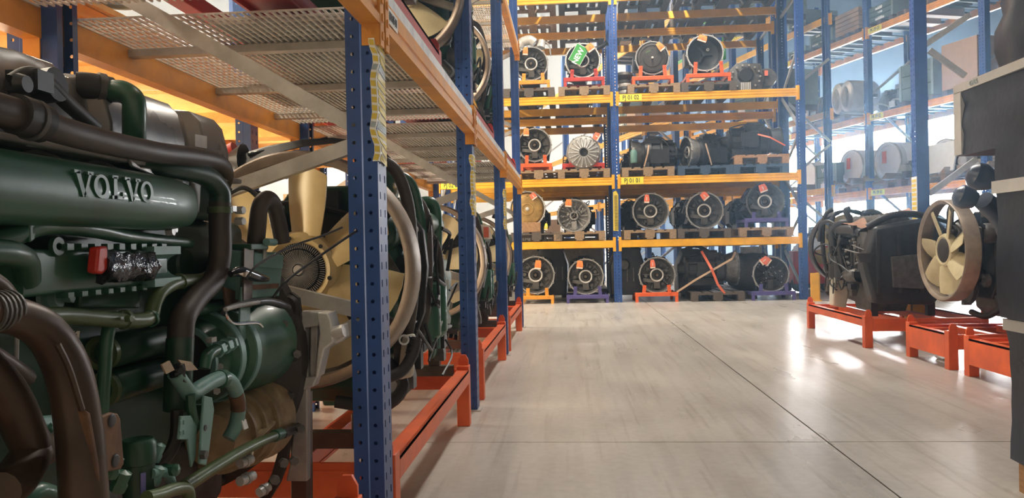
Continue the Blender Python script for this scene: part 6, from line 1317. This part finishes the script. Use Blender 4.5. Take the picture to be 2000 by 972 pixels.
for i, t in enumerate((11.5, 10.2)):
    q = good('engine_part', ['grey casting with brackets beside the near upright', 'dark casting under the grey brace'][i] + ' on the lower level', 'part', t, 1.97, 10.15); mb = MB(); rn = random.Random(i + 20)
    for k in range(12): mb.box((rn.uniform(-.26, .26), rn.uniform(-.2, .2), rn.uniform(.04, .3)), (rn.uniform(.08, .24), .14, rn.uniform(.05, .14)))
    mb.build('body', 'iron', q); MB().lathe([(.0001, 0), (.09, 0), (.1, .1), (.0001, .12)], (0, -.25, .16), n=16).build('cover', 'alu_dull', q)
# on the floor below: dark engine parts and red machines
for i, (t, lab) in enumerate(((14.3, 'pile of dark spare parts on the floor at the left end of the angled rack'), (13.2, 'dark spare parts wrapped on the floor left of the angled rack upright'), (11.85, 'dark spare parts on the floor right of the angled rack upright'), (11.2, 'dark spare parts on the floor behind the near upright'))):
    q = good('engine_part', lab, 'part', t, 0, 10.3); mb = MB(); rn = random.Random(i + 40)
    mb.loft([[(.42 * math.cos(k * .63) * s * rn.uniform(.85, 1.1), .34 * math.sin(k * .63) * s * rn.uniform(.85, 1.1), z) for k in range(10)] for s, z in ((1, 0), (1.05, .5), (.95, .9), (.6, 1.16), (.2, 1.3))])
    for k in range(10): mb.box((rn.uniform(-.35, .35), rn.uniform(-.35, -.2), rn.uniform(.3, 1.15)), (rn.uniform(.1, .25), .16, rn.uniform(.06, .2)), Matrix.Rotation(rn.uniform(-.6, .6), 3, 'Y'))
    mb.build('body', 'iron', q, .01); MB().tube([(-.3, -.3, .6), (0, -.4, 1.0), (.3, -.3, 1.2)], .03, 8).build('hose', 'rubber', q)
for i, (px_, lab) in enumerate((((4.676, 14.6, 0.7964), 'red machine partly hidden behind the dark engine by the end upright'), ((4.224, 13.6, 0.7192), 'red cabinet behind the yellow post guard'))):
    q = thing('red_machine', lab, 'machine', (px_[0], px_[1], 0)); h = px_[2]; MB().b2((-.35, 0, .15), (.3, .6, h)).build('body', 'red', q, .02); MB().loft([[(-.25, .0, h), (.2, .0, h), (.2, .5, h), (-.25, .5, h)], [(-.15, .1, h + .16), (.12, .1, h + .16), (.12, .4, h + .16), (-.15, .4, h + .16)]]).build('hood', 'white', q, .01)
    for s in (-1, 1): MB().lathe([(.0001, -.04), (.12, -.04), (.14, 0), (.12, .04), (.0001, .04)], (s * .24, .1, .15), n=18).build('wheel', 'rubber', q)
# ------------------------------------------------------------------ goods beyond the gearbox racks
for k, (t, n_, z, lab) in enumerate(((16.6, 8.25, 5.14, 'lime green stacking crate frame on the far rack seen between two third level gearboxes'),)):
    q = thing('mesh_crate', lab, 'crate', pkp(t, n_, z), PANG)
    for z0 in (0, .4, .8):
        MB().b2((-.55, -.02, z0), (.55, .02, z0 + .1)).build('rail', 'lime', q); MB().b2((-.55, .78, z0), (.55, .82, z0 + .1)).build('rail', 'lime', q); MB().b2((.51, 0, z0), (.55, .8, z0 + .1)).build('rail', 'lime', q)
    for x in (-.55, .47):
        for y in (-.02, .74): MB().b2((x, y, 0), (x + .08, y + .08, 1.0)).build('post', 'lime', q)
    g_ = MB()
    for a in range(12): g_.b2((-.5 + a * .09, -.005, .0), (-.49 + a * .09, .005, .9))
    for a in range(10): g_.b2((-.5, -.005, a * .09), (.5, .005, a * .09 + .01))
    g_.build('grid', 'black', q, kind='stuff')
for i, (t, n_, z, w_, lab, m, wd) in enumerate(((16.4, 6.55, 3.35, 'C', 'teal crate on the slanting rack behind the second level right of the middle upright', 'crate', ('V-EMB', '')), (15.6, 6.55, 1.9, 'C', 'brown carton on the slanting rack behind the second level', 'cardboard', ()), (13.9, 8.25, 3.35, 'C', 'pale teal crate with white lettering seen above the sideways gearboxes', 'crate', ('V-EMB', 'V-EMB')), (13.0, 8.25, 3.35, 'C', 'teal crate seen behind the right end of the second level', 'crate', ('V-EMB',)), (13.3, 8.25, 5.14, 'C', 'dark teal crate on the top of the slanting rack behind the gearbox rack', 'crate', ('V-EMB', '')), (17.0, 6.55, 5.25, 'C', 'open wooden crate on the top of the slanting rack by the middle upright', 'ply', ()), (15.9, 6.55, 3.35, 'C', 'small brown carton on the slanting rack near the middle upright', 'cardboard', ()))):
    crate(t - .4, t + .4, z, z + (.75 if m != 'cardboard' else .5), n_, lab, wd, m=m, boards=max(1, len(wd)) if m != 'ply' else 4)
# dark crates with white lettering on the floor behind the left bay, and pallets of goods in the row beyond
for i, (x, y, w, h, lab) in enumerate(((.12, 15.2, 1.1, 1.05, 'dark crate with white lettering on the floor behind the left bay'), (-.9, 15.4, .9, 1.15, 'dark crate on the floor further left behind the left bay'))):
    q = thing('crate', lab, 'crate', (x, y, 0)); b_ = MB().b2((-w / 2, 0, .1), (w / 2, .8, h)).build('boarding', 'iron', q, .006); text('lettering', 'V-EMB', .1, (x, y - .004, h - .1), (1, 0, 0), (0, 0, 1), 'ink_white', b_, bold=.002)
    for s in (-1, 1): MB().b2((s * w * .4 - .05, 0, 0), (s * w * .4 + .05, .8, .1)).build('skid', 'wood_dark', q)
for i in range(8):
    x = [-2.4, -1.5, -.6, .3, 1.1, 1.9, 2.6, 3.2][i]; y = 17.6 + .5 * (i % 2); h = [1.2, .7, 1.5, .9, 1.3, .8, 1.1, .6][i]
    if i > 3: continue
    q = thing('carton', ['tall', 'low', 'very tall', 'waist-high'][i] + ' brown carton standing beyond the gearbox racks, %s' % ['farthest left', 'second from the left', 'third from the left', 'nearest the middle upright'][i], 'box', (x, y, 0)); MB().b2((-.4, 0, 0), (.4, .7, h)).build('carton', 'cardboard', q); MB().b2((-.03, -.002, .0), (.03, 0, h)).build('tape', 'cast_tan', q)
